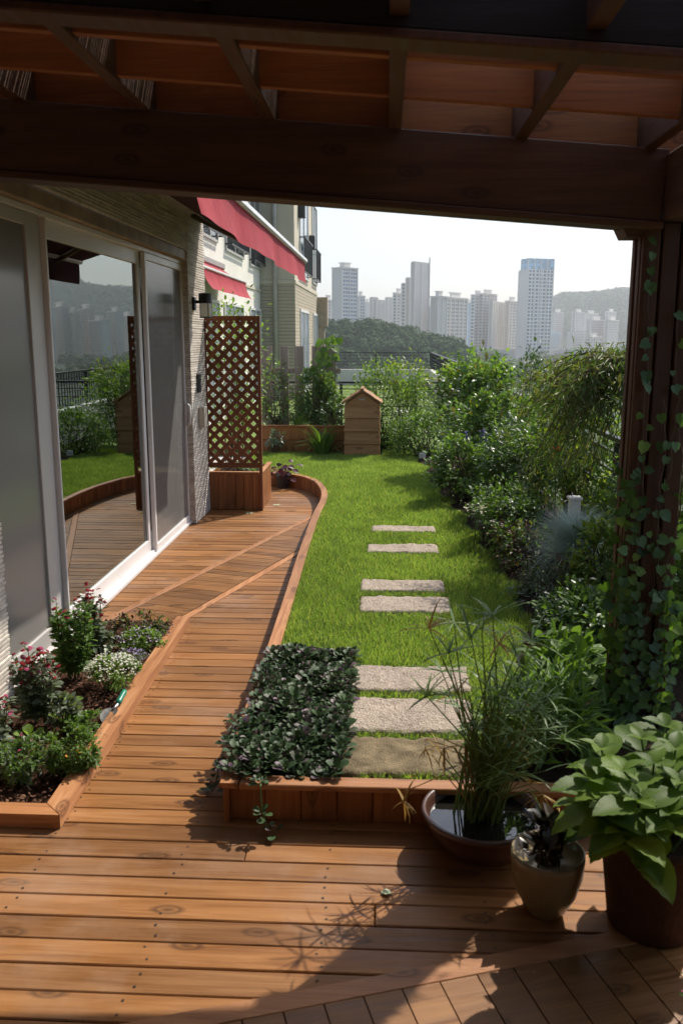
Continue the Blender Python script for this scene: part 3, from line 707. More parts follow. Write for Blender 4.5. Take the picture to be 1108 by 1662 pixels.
# right side beam and post
m=MB(); m.box(.93,1.09,-1.6,3.30,1.985,2.20,0,.006); m.build('side_beam',WD['pergy'],pg,loc=po)
m=MB(); m.prism([(0,0),(.16,0),(.16,.0)],0,.01) if False else None
m.add([(.80,3.20,1.985),(.93,3.20,1.985),(.93,3.33,1.985),(.80,3.33,1.985),(.825,3.205,1.935),(.93,3.205,1.935),(.93,3.325,1.935),(.825,3.325,1.935)],[(0,1,2,3),(4,7,6,5),(0,4,5,1),(1,5,6,2),(2,6,7,3),(3,7,4,0)]); m.build('bracket',WD['perg'],pg,loc=po)
m=MB(); z1=1.984
m.box(.900,1.070,3.22,3.37,.0,z1,0,.004)
for xx in (.880,.945,1.012): m.box(xx,xx+.058,3.196,3.219,.002,z1-.002,0,.004)
m.box(.877,.899,3.222,3.262,.002,z1-.003,0,.003); m.box(.877,.899,3.29,3.33,.002,z1-.003,0,.003)
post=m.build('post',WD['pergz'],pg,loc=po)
# ------------------------------------------------------------------ trellis planter
tp=thing('trellis_planter','stained planter box carrying a diamond lattice screen by the brick pier','trellis planter',(-1.4,8.0,0)); to=Vector((1.4,-8.0,0))
m=MB(); x=-1.635
for k in range(6): m.box(x+.001,x+.079,7.985,8.005,.003,.345,0,.004); x+=.08
y=8.01
for k in range(8): m.box(-1.170,-1.150,y+.001,y+.079,.003,.345,0,.004); y+=.08
m.box(-1.635,-1.172,8.635,8.65,.003,.34); m.box(-1.64,-1.622,8.008,8.634,.003,.34)
m.build('box_side',WD['stave'],tp,loc=to)
m=MB(); m.box(-1.64,-1.172,7.975,8.02,.346,.362,0,.003); m.box(-1.185,-1.140,8.022,8.66,.346,.362,0,.003); m.build('rim',WD['trimx'],tp,loc=to)
m=MB(); m.box(-1.62,-1.172,8.01,8.634,.2,.31); m.build('soil',soilm,tp,loc=to)
PX0,PX1,PZ0,PZ1=-1.655,-1.165,.405,1.776
m=MB(); m.box(PX1,PX1+.028,7.955,7.990,.002,PZ1,0,.003); m.box(PX0-.0,PX0+.028,7.956,7.976,.36,PZ1-.001,0,.003) if False else None
m.box(PX0,PX1-.001,7.956,7.984,PZ1-.045,PZ1-.001,0,.003); m.box(PX0,PX1-.001,7.956,7.984,PZ0,PZ0+.045,0,.003); m.box(PX0,PX0+.03,7.957,7.983,PZ0+.046,PZ1-.046,0,.002)
m.build('frame',WD['lattice'],tp,loc=to)
def lattice(sgn,yc):
    m=MB(); pitch=.104; x0,x1,z0,z1=PX0+.028,PX1,PZ0+.043,PZ1-.043; k=-20
    while k<40:
        c=x0+k*pitch      # line x = c + sgn*(z-z0)
        pts=[]
        zlo,zhi=z0,z1
        a=(x0-c)*sgn+z0; b=(x1-c)*sgn+z0; lo,hi=max(min(a,b),z0),min(max(a,b),z1)
        if hi-lo>.02: m.beam((c+sgn*(lo-z0),yc,lo),(c+sgn*(hi-z0),yc,hi),.007,.036,up=(0,1,0)) if False else m.beam((c+sgn*(lo-z0),yc,lo),(c+sgn*(hi-z0),yc,hi),.036,.007,up=(0,1,0))
        k+=1
    return m
lattice(1,7.966).build('lattice_slats',WD['lattice'],tp,loc=to); lattice(-1,7.9735).build('lattice_slats',WD['lattice'],tp,loc=to)
# ------------------------------------------------------------------ compost bin shaped like a beehive
bh=thing('compost_bin','cedar beehive-shaped compost bin with a pitched shingled lid','compost bin',(-.30,11.1,.12))
zz=[.0,.15,.31,.475,.64]; 
for k in range(4):
    m=MB(); w0=.228; w1=.214; z0,z1=zz[k]+.002,zz[k+1]-.004
    v=[(s*a,t*a,z) for z,a in ((z0,w0),(z1,w1)) for s,t in ((-1,-1),(1,-1),(1,1),(-1,1))]
    m.add(v,[(0,3,2,1),(4,5,6,7),(0,1,5,4),(1,2,6,5),(2,3,7,6),(3,0,4,7)]); m.build('tier',WD['cedar'],bh)
m=MB(); g0=.218; m.add([(-g0,-g0,.642),(g0,-g0,.642),(0,-g0,.80),(-g0,g0,.642),(g0,g0,.642),(0,g0,.80)],[(0,1,2),(5,4,3),(0,3,4,1),(1,4,5,2),(2,5,3,0)]); m.box(-g0-.002,g0+.002,-g0-.002,g0+.002,.628,.6415); m.build('gable',WD['cedar'],bh)
m=MB()
for s in (-1,1):
    d=Vector((s*.25,0,-.165)).normalized(); n=Vector((s*.165,0,.25)).normalized(); M=Matrix((d,Vector((0,1,0)),n)).transposed()
    m.obox(Vector((0,0,.812))+d*.145+n*.004,(.29,.50,.014),M,0,.003)
    for r in range(4):
        for q in range(5): m.obox(Vector((0,-.205+q*.1025,.812))+d*(.04+r*.07)+n*(.016+.002*((q+r)%2)),(.078,.098,.008),M,0,.002)
m.beam((0,-.255,.835),(0,.255,.835),.04,.02); m.build('lid',WD['cedar'],bh)
m=MB(); m.box(-.04,.04,-.226,-.219,.70,.722,0,.002); m.build('name_plate',steelm,bh)
# ------------------------------------------------------------------ back planter, picket screen, railings
bp=thing('back_planter','long timber planter across the end of the lawn','planter',(-1.1,11.15,.12)); bo=Vector((1.1,-11.15,-.12))
m=MB(); m.box(-1.66,-.50,11.15,11.18,.10,.285,0,.004); m.box(-1.66,-.50,11.152,11.18,.29,.455,0,.004); m.build('front_board',WD['stave'],bp,loc=bo)
m=MB(); m.box(-1.66,-.52,11.182,11.75,.1,.42); m.build('soil',soilm,bp,loc=bo)
m=MB(); m.box(-1.66,-.49,11.135,11.20,.456,.478,0,.004); m.build('cap',WD['stave'],bp,loc=bo)
pf=thing('picket_screen','weathered vertical picket screen standing in the back planter','fence',(-1.2,11.9,.1)); fo=Vector((1.2,-11.9,-.1))
for a,b in ((424,441),(455,468),(478,493),(506,545)):
    xa=atY(a,560,11.9)[0]; xb=atY(b,560,11.9)[0]; m=MB(); m.box(xa,xb,11.88,11.91,.25,1.465,0,.004); m.build('picket',WD['grey'],pf,loc=fo)
for z in (.45,1.1): m=MB(); m.box(-1.7,-.62,11.912,11.94,z,z+.07); m.build('rail',WD['grey'],pf,loc=fo)
def railing(label,pts,ztop,zbot,nrail,step,group=None,posth=None,vert=False,r=.012):
    t=thing('railing',label,'railing',(pts[0][0],pts[0][1],zbot),0,group); o=Vector((-pts[0][0],-pts[0][1],-zbot))
    P=[Vector((*p,0)) for p in pts]
    for a,b in zip(P[:-1],P[1:]):
        L=(b-a).length; n=max(1,int(L/step))
        for k in range(n+1):
            p=a.lerp(b,k/n); m=MB(); m.box(p.x-.02,p.x+.02,p.y-.02,p.y+.02,zbot,ztop-.02,0,.003); m.build('post',blackm,t,loc=o)
        zs=[ztop]+[ztop-(ztop-zbot)*(q+.75)/(nrail) for q in range(nrail-1)]
        for q,z in enumerate(zs):
            m=MB(); w=.045 if q==0 else .02; m.beam((a.x,a.y,z),(b.x,b.y,z),w,.03 if q==0 else .014,bev=.002); m.build('rail' if q else 'handrail',blackm,t,loc=o)
        if vert:
            m=MB(); k=0
            n2=int(L/.115)
            for k in range(n2):
                p=a.lerp(b,(k+.5)/n2); m.box(p.x-.007,p.x+.007,p.y-.007,p.y+.007,zbot+.03,ztop-.02)
            m.build('balusters',blackm,t,loc=o)
    return t
railing('black horizontal-bar railing across the far end of the lawn',[(-1.7,12.5),(1.47,12.5)],.953,.10,7,1.05)
railing('black horizontal-bar railing along the right edge behind the shrubs',[(1.47,12.46),(1.47,2.9)],.953,.10,7,1.2)
railing('black handrail along the right side of the far terrace',[(1.50,12.9),(1.50,29.8)],1.04,.50,5,1.5,vert=True)
railing('black railing on top of the far white parapet',[(1.46,29.98),(-2.2,29.98)],1.04,.50,5,1.6)
concr=plain('pale_render',(.50,.48,.44),.85,.2,var=.1,scale=4)
tb=thing('terrace_block','pale rendered apartment block carrying the roof terraces','building',(0,13,-20))
m=MB(); m.box(-9,1.62,-6,30.2,-20,-.13); m.build('wall',concr,tb,loc=(0,-13,20))
m=MB(); m.box(1.62,2.0,-2,30.2,-.30,-.02,0,.01); m.box(1.40,1.60,2.7,12.7,-.12,.115,0,.004); m.build('ledge',plain('white_ledge',(.66,.66,.64),.6,.3),tb,loc=(0,-13,20))
pw=MB(); pw.box(-2.2,1.58,29.9,30.06,-.1,.49,0,.01); pw.box(1.42,1.58,12.9,29.89,-.1,.49,0,.01); tag(pw.build('parapet_wall',plain('parapet_paint',(.68,.67,.63),.8,.2,var=.08,scale=3)),'low pale parapet wall around the neighbouring terrace','wall')
m=MB(); m.box(-3.2,1.4,12.62,29.8,-.12,-.02); tag(m.build('neighbour_terrace',plain('terrace_green',(.12,.17,.05),.95,.1,var=.5,scale=3)),kind='structure')
# ------------------------------------------------------------------ neighbouring building
nb=thing('neighbouring_house','cream rendered wing next door with tall windows, brick base and downpipe','house',(-3.2,22.6,0)); no=Vector((3.2,-22.6,0))
def rendered(name,col):
    g=G(name); v=g.coord(); sx=g.n('ShaderNodeSeparateXYZ'); g.t.links.new(v,sx.inputs[0])
    n=g.noise(v,1.2,4); c=g.ramp(n,[(.3,tuple(a*.92 for a in col)),(.7,tuple(min(1,a*1.05) for a in col))])
    return g.out(g.prin(c,.85,.2,g.bump(g.noise(v,60,3),.004)))
crm=rendered('cream_render',(.72,.69,.62)); beige=rendered('beige_render',(.54,.49,.39)); 
def coursed(name,col,pitch):
    g=G(name); v=g.coord(); sx=g.n('ShaderNodeSeparateXYZ'); g.t.links.new(v,sx.inputs[0])
    f=g.math('FRACT',g.math('DIVIDE',sx.outputs[2],pitch)); line=g.math('LESS_THAN',f,.16)
    c=g.mix(line,g.ramp(g.noise(g.coord((.3,.3,6)),4,3),[(.3,tuple(a*.85 for a in col)),(.7,col)]),tuple(a*.6 for a in col))
    return g.out(g.prin(c,.9,.2,g.bump(g.math('MULTIPLY',line,-1.0),.01)))
brk=coursed('coursed_brick',(.46,.40,.31),.085)
m=MB(); m.box(-9,-3.2,13.2,22.58,-.1,9); m.build('wall',crm,nb,loc=no)
m=MB(); m.box(-9,-2.32,22.6,29.6,-.1,2.88); m.build('brick_base',brk,nb,loc=no)
m=MB(); m.box(-9,-2.33,22.61,29.59,2.98,9.2); m.build('upper_wall',beige,nb,loc=no)
m=MB(); m.box(-9,-2.30,22.585,29.62,2.88,2.975,0,.01); m.box(-9,-3.17,13.18,22.583,2.68,2.74); m.build('string_course',beige,nb,loc=no)
m=MB(); m.box(-2.36,-2.0,29.65,30.0,1.75,2.5,0,.01) if False else m.box(-2.34,-1.98,29.63,29.95,1.35+.55,2.85,0,.01); m.box(-2.3,-2.08,29.68,29.9,-.1,1.9); m.build('end_column',plain('column_paint',(.42,.33,.24),.8,.2),nb,loc=no)
xd=atY(447,500,22.55)[0]
m=MB(); m.tube([(xd,22.54,-.05),(xd,22.54,9)],.055,12); m.build('downpipe',plain('pipe_paint',(.42,.40,.37),.5,.4),nb,loc=no,smooth=True)
dgl=plain('dark_window_glass',(.05,.06,.07),.08,.7,var=.1); lgl=plain('pale_window_glass',(.24,.28,.32),.12,.6,var=.1)
def facwin(X,xa,xb,zlo,zhi,glass=dgl,rail=False,mull=1,fr=.05):
    """window in the facade at x=X between photo columns xa..xb"""
    ya=atX(xa,545,X)[1]; yb=atX(xb,545,X)[1]
    m=MB(); 
    m.box(X-.01,X+.035,ya,ya+fr,zlo,zhi); m.box(X-.01,X+.035,yb-fr,yb,zlo,zhi); m.box(X-.01,X+.034,ya+fr,yb-fr,zlo,zlo+fr); m.box(X-.01,X+.034,ya+fr,yb-fr,zhi-fr,zhi)
    for k in range(mull): yy=ya+(yb-ya)*(k+1)/(mull+1); m.box(X-.01,X+.03,yy-fr/2,yy+fr/2,zlo+fr,zhi-fr)
    o=m.build('window',greyf if glass is dgl else whitef,nb,loc=no)
    p=MB(); p.box(X-.01,X+.012,ya+.01,yb-.01,zlo+.01,zhi-.01); p.build('pane',glass,o)
    if rail:
        m=MB(); x=X+.14; m.beam((x,ya-.05,zlo+1.0),(x,yb+.05,zlo+1.0),.04,.04); m.beam((x,ya-.05,zlo+.12),(x,yb+.05,zlo+.12),.03,.03); n=int((yb-ya)/.12)
        for k in range(n+1): yy=ya+(yb-ya)*k/n; m.box(x-.009,x+.009,yy-.009,yy+.009,zlo+.12,zlo+1.0)
        for yy in (ya,yb): m.box(X,x,yy-.012,yy+.012,zlo+.98,zlo+1.01); m.box(X,x,yy-.012,yy+.012,zlo+.11,zlo+.14)
        m.build('railing',blackm,o)
facwin(-3.2,331,356,3.3,5.1,dgl,True); facwin(-3.2,369,397,3.25,5.1,dgl,True); facwin(-3.2,407,424,3.2,5.1,dgl,True)
facwin(-3.2,369,397,6.2,8.2,lgl); facwin(-3.2,404,424,6.2,8.2,lgl,False)
facwin(-3.2,332,356,0,2.25,lgl); facwin(-3.2,364,395,0,2.25,lgl); facwin(-3.2,406,423,0,2.25,lgl)
facwin(-2.32,487,500,0.02,2.3,lgl,False,1,.07); facwin(-2.32,508,514.5,.02,2.3,lgl,False,1,.07)
facwin(-2.33,487,500,3.15,5.6,lgl,True,1,.07); facwin(-2.33,507,514,3.2,5.6,dgl,True); facwin(-2.33,488,500,6.4,8.6,lgl,False)
for xx,zz_ in ((486,4.6),(502.5,4.1)):
    y=atX(xx,545,-2.33)[1]; m=MB(); m.box(-2.33,-2.15,y-.12,y+.12,zz_,zz_+.4,0,.02); m.build('wall_light',blackm,nb,loc=no)
y0=atX(328,432,-2.72)[1]; y1=atX(398,461,-2.72)[1]; z0=atX(328,432,-2.72)[2]
awning('small red awning on the white wing next door, above the trellis',-3.2,z0+.28,-2.72,z0,y0,y1,.30,slant=.4)
# ------------------------------------------------------------------ plants
L_=dict(
 mid=leafmat('leaf_mid_green',(.07,.13,.034),(.14,.235,.06),.38),
 light=leafmat('leaf_light_green',(.10,.18,.04),(.19,.29,.07),.45),
 yel=leafmat('leaf_yellow_green',(.15,.21,.035),(.28,.33,.07),.45),
 dark=leafmat('leaf_dark_green',(.045,.09,.032),(.085,.145,.05),.28,.38,.5),
 rose=leafmat('leaf_rose',(.09,.165,.045),(.17,.275,.085),.35,.4,.5,c3=(.20,.15,.06)),
 maple=leafmat('leaf_threadleaf',(.09,.11,.035),(.19,.22,.07),.35,.45,.4,c3=(.20,.15,.06)),
 grey=leafmat('leaf_silver',(.10,.13,.09),(.20,.24,.17),.2,.4,.5),
 fesc=leafmat('leaf_blue_fescue',(.40,.50,.47),(.58,.68,.64),.35,.6,.2,(1,1,1)),
 ajuga=leafmat('leaf_ajuga',(.032,.065,.026),(.065,.11,.045),.15,.5,.25,(1,.9,.8),c3=(.17,.10,.15)),
 hyd=leafmat('leaf_hydrangea',(.075,.14,.018),(.15,.235,.035),.45,.5,.22),
 ivy=leafmat('leaf_ivy',(.035,.085,.022),(.075,.15,.035),.3,.4,.45),
 pap=leafmat('leaf_papyrus',(.08,.16,.04),(.17,.27,.08),.4,.45,.4),
 papd=leafmat('leaf_papyrus_dry',(.28,.17,.05),(.42,.28,.09),.3,.6,.2,(1.2,1,.6)),
 brown=leafmat('leaf_bronze',(.05,.035,.02),(.10,.055,.03),.25,.5,.3,(1.2,1,.6),c3=(.22,.15,.06)),
 purple=leafmat('leaf_purple',(.045,.012,.022),(.10,.03,.045),.3,.35,.5,(1.4,.6,.8)),
 lett=leafmat('leaf_seedling',(.16,.27,.06),(.24,.36,.09),.4,.5,.3),
 dkpot=leafmat('leaf_dark_glossy',(.020,.022,.016),(.05,.035,.028),.1,.25,.7,(1,1,1)))
def petal(name,c,e=.15): return leafmat(name,tuple(a*(1-e) for a in c),c,.25,.7,.15,(1,1,1))
F_=dict(red=petal('petal_red',(.30,.020,.030),.5),pink=petal('petal_pink',(.45,.08,.18),.3),white=petal('petal_white',(.82,.82,.74)),lav=petal('petal_lavender',(.40,.33,.55),.2),
 org=petal('petal_orange',(.75,.35,.04)),blue=petal('petal_blue',(.16,.14,.42),.3),vred=petal('petal_scarlet',(.8,.06,.03)),pale=petal('petal_pale',(.62,.60,.42)))
def boxpx(x0,x1,yt,yb,Y):
    a=atY(x0,(yt+yb)/2,Y); b=atY(x1,(yt+yb)/2,Y); t=atY((x0+x1)/2,yt,Y)[2]; u=atY((x0+x1)/2,yb,Y)[2]; return (a[0]+b[0])/2,(b[0]-a[0])/2,(t+u)/2,(t-u)/2
def sh(name,label,cat,x0,x1,yt,yb,Y,n,size,lm,seed,ry=None,gz=.13,nclump=None,tmpl=LEAF6,smat=None,**k):
    xc,rx,zc,rz=boxpx(x0,x1,yt,yb,Y); rz=max(rz,.03); ry=ry or rx*.9
    zc2=max(zc,gz+.02)
    t=shrub(name,label,cat,(xc,Y,gz),(xc,Y,zc2),(rx,ry,rz),nclump or int(18+n/110),n,size,lm,smat or stemb,seed,tmpl,**k)
    t['_c']=0; del t['_c']; return t,(xc,rx,zc2,rz,ry)
# ajuga ground cover: rosettes of spoon leaves
rr=np.random.default_rng(77)
def rosettes(name,C,nl,size,mat,tilt,rng,parent=None,kind=None,tm=None,wide=1.0,z0=0):
    tm=tm or LEAF6; P=[];D=[];U=[];S1=[]
    for c in C:
        s=size*rng.uniform(.7,1.25); ph=rng.uniform(0,6.28); k=int(nl*rng.uniform(.8,1.2)); ax=rng.normal(0,.25,2)
        for i in range(k):
            a=ph+i*2.4; r=i/k; el=tilt[0]+(tilt[1]-tilt[0])*(1-r)
            d=np.array([math.cos(a)*math.cos(el)+ax[0],math.sin(a)*math.cos(el)+ax[1],math.sin(el)])
            P.append(np.array(c)+d*.1*s+np.array([0,0,.012*(1-r)])); D.append(d); U.append([-d[0]*.6,-d[1]*.6,1]); S1.append(s*(.55+.5*r))
    S1=np.array(S1); return inst(name,*tm,P,frames(D,U),np.stack([S1*wide,S1,S1],1),mat,parent,smooth=True,kind=kind)
C=[]
tries=0
while len(C)<520 and tries<60000:
    tries+=1; y=2.70+1.16*rr.random(); x=rr.uniform(-.52,-.140)
    d=.030-(y-2.7)*.006
    if all((x-c[0])**2+(y-c[1])**2>d*d for c in C[-520:]): C.append((x,y,.135+.02*rr.random()+.02*math.sin(x*20)*math.sin(y*13)))
spoon=([(0,0,0),(.10,.3,.03),(.30,.55,.07),(.32,.8,.05),(.15,1,-.05),(-.15,1,-.05),(-.32,.8,.05),(-.30,.55,.07),(-.10,.3,.03),(0,.5,0),(0,.85,-.02)],[(0,1,9),(1,2,9),(2,3,10,9),(3,4,10),(4,5,10),(5,6,10),(6,7,9,10),(7,8,9),(8,0,9)])
o=rosettes('ajuga_ground_cover',C,10,.046,L_['ajuga'],(.25,1.15),rr,kind='stuff',tm=spoon,z0=0) 
tag(o,'dark purplish green ajuga carpet spilling between the kerb and the stones')
def sprig(label,base,pts,size,n,seed):
    r=np.random.default_rng(seed); t=thing('ajuga_sprig',label,'plant',base); P=[np.array(p)-np.array(base) for p in pts]
    MB().tube(P,.0025,6).build('stem',stemg,t)
    CC=[P[min(len(P)-1,int(q*len(P)))]+r.normal(0,.012,3) for q in np.linspace(.1,.99,n)]
    rosettes('leaves',CC,8,size,L_['ajuga'],(-.1,1.1),r,t,tm=spoon); return t
sprig('ajuga sprig hanging over the front edging boards',(-.40,2.66,.15),[(-.40,2.66,.15),(-.40,2.62,.15),(-.395,2.60,.10),(-.385,2.59,.06),(-.37,2.57,.025)],.036,4,5)
sprig('ajuga shoots spilling over the kerb onto the walkway near its corner',(-.53,2.9,.15),[(-.53,2.9,.15),(-.565,2.88,.15),(-.58,2.86,.10),(-.59,2.84,.05),(-.60,2.81,.02)],.036,8,6)
sprig('ajuga shoots leaning over the kerb higher up the walkway',(-.52,3.12,.15),[(-.52,3.12,.15),(-.55,3.1,.16),(-.57,3.08,.15),(-.58,3.06,.12)],.034,5,8)
# ---- left flower bed
def mound(name,label,cat,x0,x1,yt,yb,n,size,lm,seed,gz=.03,fl=None,group=None,tmpl=LEAF6,nclump=20,fsz=.012,nf=80,rys=.9,cr=.22,shell=.4,**k):
    B=atZ((x0+x1)/2,yb,gz); a=atY(x0,yb,B[1])[0]; b=atY(x1,yb,B[1])[0]; rx=(b-a)/2; ry=rx*rys; Yc=B[1]+ry
    zt=atY((x0+x1)/2,yt,Yc+ry*.3)[2]; h=max(zt-gz,.05); xc=B[0]
    r=np.random.default_rng(seed+500)
    t=shrub(name,label,cat,(xc,Yc,gz),(xc,Yc,gz+h*.5),(rx,ry,h*.5),nclump,n,size,lm,stemg,seed,tmpl,shell=shell,cr=cr,group=group,rs=.003,**k)
    if fl:
        for m_,frac in fl:
            kk=int(nf*frac); d=unit(kk,r); d[:,2]=np.abs(d[:,2])*1.0+.05; d/=np.linalg.norm(d,axis=1,keepdims=True)
            P=d*np.array([rx,ry,h*.5])*r.uniform(.85,1.12,kk)[:,None]+np.array([0,0,h*.5]); flowers('flowers',t,P,fsz,m_,r)
    return t,(xc,Yc,gz,rx,ry,h)
def mum(label,x0,x1,yt,yb,seed,nf,mats,n=420):
    """upright chrysanthemum: several stems, leaves along them, heads on top"""
    B=atZ((x0+x1)/2,yb,.03); a=atY(x0,yb,B[1])[0]; b=atY(x1,yb,B[1])[0]; rx=(b-a)/2; r=np.random.default_rng(seed); Yc=B[1]+.04
    h=atY((x0+x1)/2,yt,Yc)[2]-.03; t=thing('chrysanthemum',label,'flowering plant',(B[0],Yc,.03),0,'red chrysanthemums in the flower bed'); m=MB(); LP=[];LD=[];LS=[];FP=[]
    for s in range(13):
        aa=r.uniform(0,6.28); rr_=rx*math.sqrt(r.uniform(0,1)); hh=h*r.uniform(.6,1.0); p0=np.array([math.cos(aa)*rx*.2,math.sin(aa)*rx*.2,0]); p1=np.array([math.cos(aa)*rr_,math.sin(aa)*rr_,hh]); mid=(p0+p1)/2+np.array([math.cos(aa),math.sin(aa),0])*rx*.15
        pts=[p0,p0*.4+mid*.6,mid,p1*.5+mid*.5,p1]; m.tube(pts,[.003,.003,.0025,.002,.0015],5,cap=False)
        for q in range(n//13):
            u=r.uniform(.05,.97)**.8; c=(1-u)**2*p0+2*u*(1-u)*mid+u*u*p1; d=unit(1,r)[0]; d[2]=abs(d[2])*.4-.05; LP.append(c+d*.012); LD.append(d); LS.append(.044*(1.15-.5*u)*r.uniform(.6,1.3))
        k=max(1,int(nf/13+r.uniform(-1,1.5)))
        for q in range(k): FP.append(p1+r.normal(0,.016,3)+np.array([0,0,.008-.03*(q%3)]))
    m.build('stems',stemg,t); LS=np.array(LS); inst('leaves',*LEAF6,LP,frames(LD,np.array([[0,0,1.]]*len(LP))+unit(len(LP),r)*.5),LS,L_['grey'] if seed%2 else L_['mid'],t,smooth=True)
    FP=np.array(FP); w=r.integers(0,len(mats),len(FP))
    for i,mt in enumerate(mats):
        if (w==i).any(): 
            flowers('flowers',t,FP[w==i],.023,mt,r,tmpl=HEAD)
    return t
mum('leftmost full red and pink chrysanthemum in front of the grey screen',22,100,1040,1178,31,75,[F_['red'],F_['red'],F_['red'],F_['pink']],700)
mum('tall leafy chrysanthemum with few red heads by the white door jamb',80,150,972,1105,34,14,[F_['red']],900)
mum('dark red chrysanthemum farthest back against the white door sill',122,168,962,1062,35,48,[F_['red']],600)
mum('red chrysanthemum cut by the left edge of the picture',-60,14,1140,1240,37,30,[F_['red'],F_['pink']])
mound('bronze_shrublet','low bronze-leaved plant at the far end of the flower bed','flowering plant',172,268,993,1045,1100,.020,[L_['brown'],L_['mid'],L_['brown']],41,mi=[.5,.25,.25],fl=[(F_['org'],.15)],nf=60,fsz=.010)
mound('lobelia','small white and lilac flowered cushion beside the timber frame','flowering plant',185,256,1018,1062,1000,.016,L_['light'],42,fl=[(F_['lav'],.6),(F_['white'],.4)],nf=170,fsz=.010)
mound('lavender_alyssum','pale lilac flowered cushion behind the white one','flowering plant',182,232,1052,1090,700,.014,L_['grey'],43,fl=[(F_['lav'],1)],nf=170,fsz=.010)
mound('white_alyssum','round white flowered alyssum cushion above the trowel','flowering plant',130,216,1060,1132,1700,.014,L_['light'],44,fl=[(F_['white'],1)],nf=430,fsz=.0115)
mound('marigold','low bushy fine-leaved plant filling the near corner of the bed','flowering plant',60,150,1178,1272,3000,.014,L_['mid'],45,nclump=34,fl=[(F_['org'],1)],nf=7,fsz=.016)
mound('marigold','low bushy fine-leaved plant at the left edge of the picture','flowering plant',-40,62,1195,1285,2800,.015,[L_['mid'],L_['grey']],46,mi=[.7,.3],nclump=34,fl=[(F_['pink'],1)],nf=5,fsz=.016)
mound('marigold','small bushy green plant left of the trowel tip','flowering plant',100,160,1158,1205,700,.018,L_['mid'],47,nclump=20)
mound('sage_plant','grey-green leafy plant at the foot of the leftmost red chrysanthemum','plant',78,118,1128,1190,240,.034,L_['grey'],48)
mound('sage_plant','grey-green leafy plant below the dark red chrysanthemum','plant',135,180,1028,1062,220,.034,L_['grey'],49)
for q,(x,y,s,lb) in enumerate(((112,1146,.055,'pale green seedling in bare soil nearest the white alyssum'),(92,1172,.050,'pale green seedling in the middle of the bare soil patch'),(48,1200,.062,'largest pale green seedling, nearest the left edge'),(146,1166,.045,'pale green seedling just left of the trowel blade'))):
    b=atZ(x,y,.03); t=thing('lettuce_seedling',lb,'plant',tuple(b),q,'pale seedlings in the flower bed'); rosettes('leaves',[(0,0,.0)],7,s,L_['lett'],(.35,1.1),np.random.default_rng(q+5),t,tm=spoon,wide=1.25)
# trowel resting on the frame
tr=thing('trowel','garden trowel with green handle resting on the flower bed frame','trowel',tuple(atZ(187,1143,.062)))
p0=Vector(atZ(203,1121,.085)-atZ(187,1143,.062)); p1=Vector(atZ(191,1143,.066)-atZ(187,1143,.062)); tip=Vector(atZ(166,1171,.045)-atZ(187,1143,.062))
d=(p1-p0).normalized(); m=MB(); ln=(p1-p0).length
m.tube([p0-d*.002,p0+d*.004,p0+d*ln*.2,p0+d*ln*.5,p0+d*ln*.8,p0+d*ln],[.006,.011,.013,.0115,.014,.011],14); m.build('handle',plain('green_plastic',(.012,.20,.13),.35,.5),tr,smooth=True)
dd=(tip-p1).normalized(); sd=dd.cross(Vector((0,0,1))).normalized(); nn=sd.cross(dd); V=[];F=[]; Lb=(tip-p1).length; NS=12
m=MB(); m.tube([p0+d*ln*.92,p1+d*.008,p1+dd*.02,p1+dd*.04],[.008,.0075,.006,.005],10); m.build('ferrule',steelm,tr,smooth=True)
blm=plain('worn_steel',(.10,.10,.095),.55,.3,metal=0,var=.4,scale=60)
for i in range(NS+1):
    u=i/NS; w=.030*min(1,(u+.05)*4)**.5*(1-max(0,(u-.55)/.45)**1.8)*1.0+.0008
    for k in range(7):
        s=(k-3)/3; V.append(p1+dd*(.03+(Lb-.03)*u)+sd*w*s+nn*(.009*s*s*(w/.03)-.004))
F=[(i*7+k,i*7+k+1,(i+1)*7+k+1,(i+1)*7+k) for i in range(NS) for k in range(6)]
MB().add(V,F).build('blade',blm,tr,smooth=True)
# ---- heuchera in a black pot
hp=thing('purple_pot_plant','dark purple heuchera in a small black pot on the far deck','potted plant',(-1.10,9.22,.0))
m=MB(); m.lathe([(.001,.002),(.055,.002),(.075,.15),(.082,.15),(.082,.165),(.072,.165),(.068,.14),(.001,.14)],(0,0,0),30); m.build('pot',plain('black_pot',(.03,.025,.025),.5,.4),hp)
r=np.random.default_rng(9); P=[];m=MB()
for i in range(34):
    a=r.uniform(0,6.28); q=r.uniform(.05,.17); h=r.uniform(.20,.33)-q*.5; p=np.array([q*math.cos(a),q*math.sin(a)*.8,h]); P.append(p); m.tube([(0.02*math.cos(a),.02*math.sin(a),.14),p*np.array([.5,.5,.85]),p],.0022,5)
m.build('stems',plain('pink_stem',(.45,.14,.16),.5,.3),hp)
P=np.array(P); D=np.stack([P[:,0],P[:,1],-.03+r.normal(0,.03,34)],1); inst('leaves',*OVATE,P,frames(D,np.array([[0,-.3,1.]]*34)+unit(34,r)*.3),np.stack([np.full(34,.11),r.uniform(.05,.08,34),np.full(34,.07)],1),L_['purple'],hp,smooth=True)
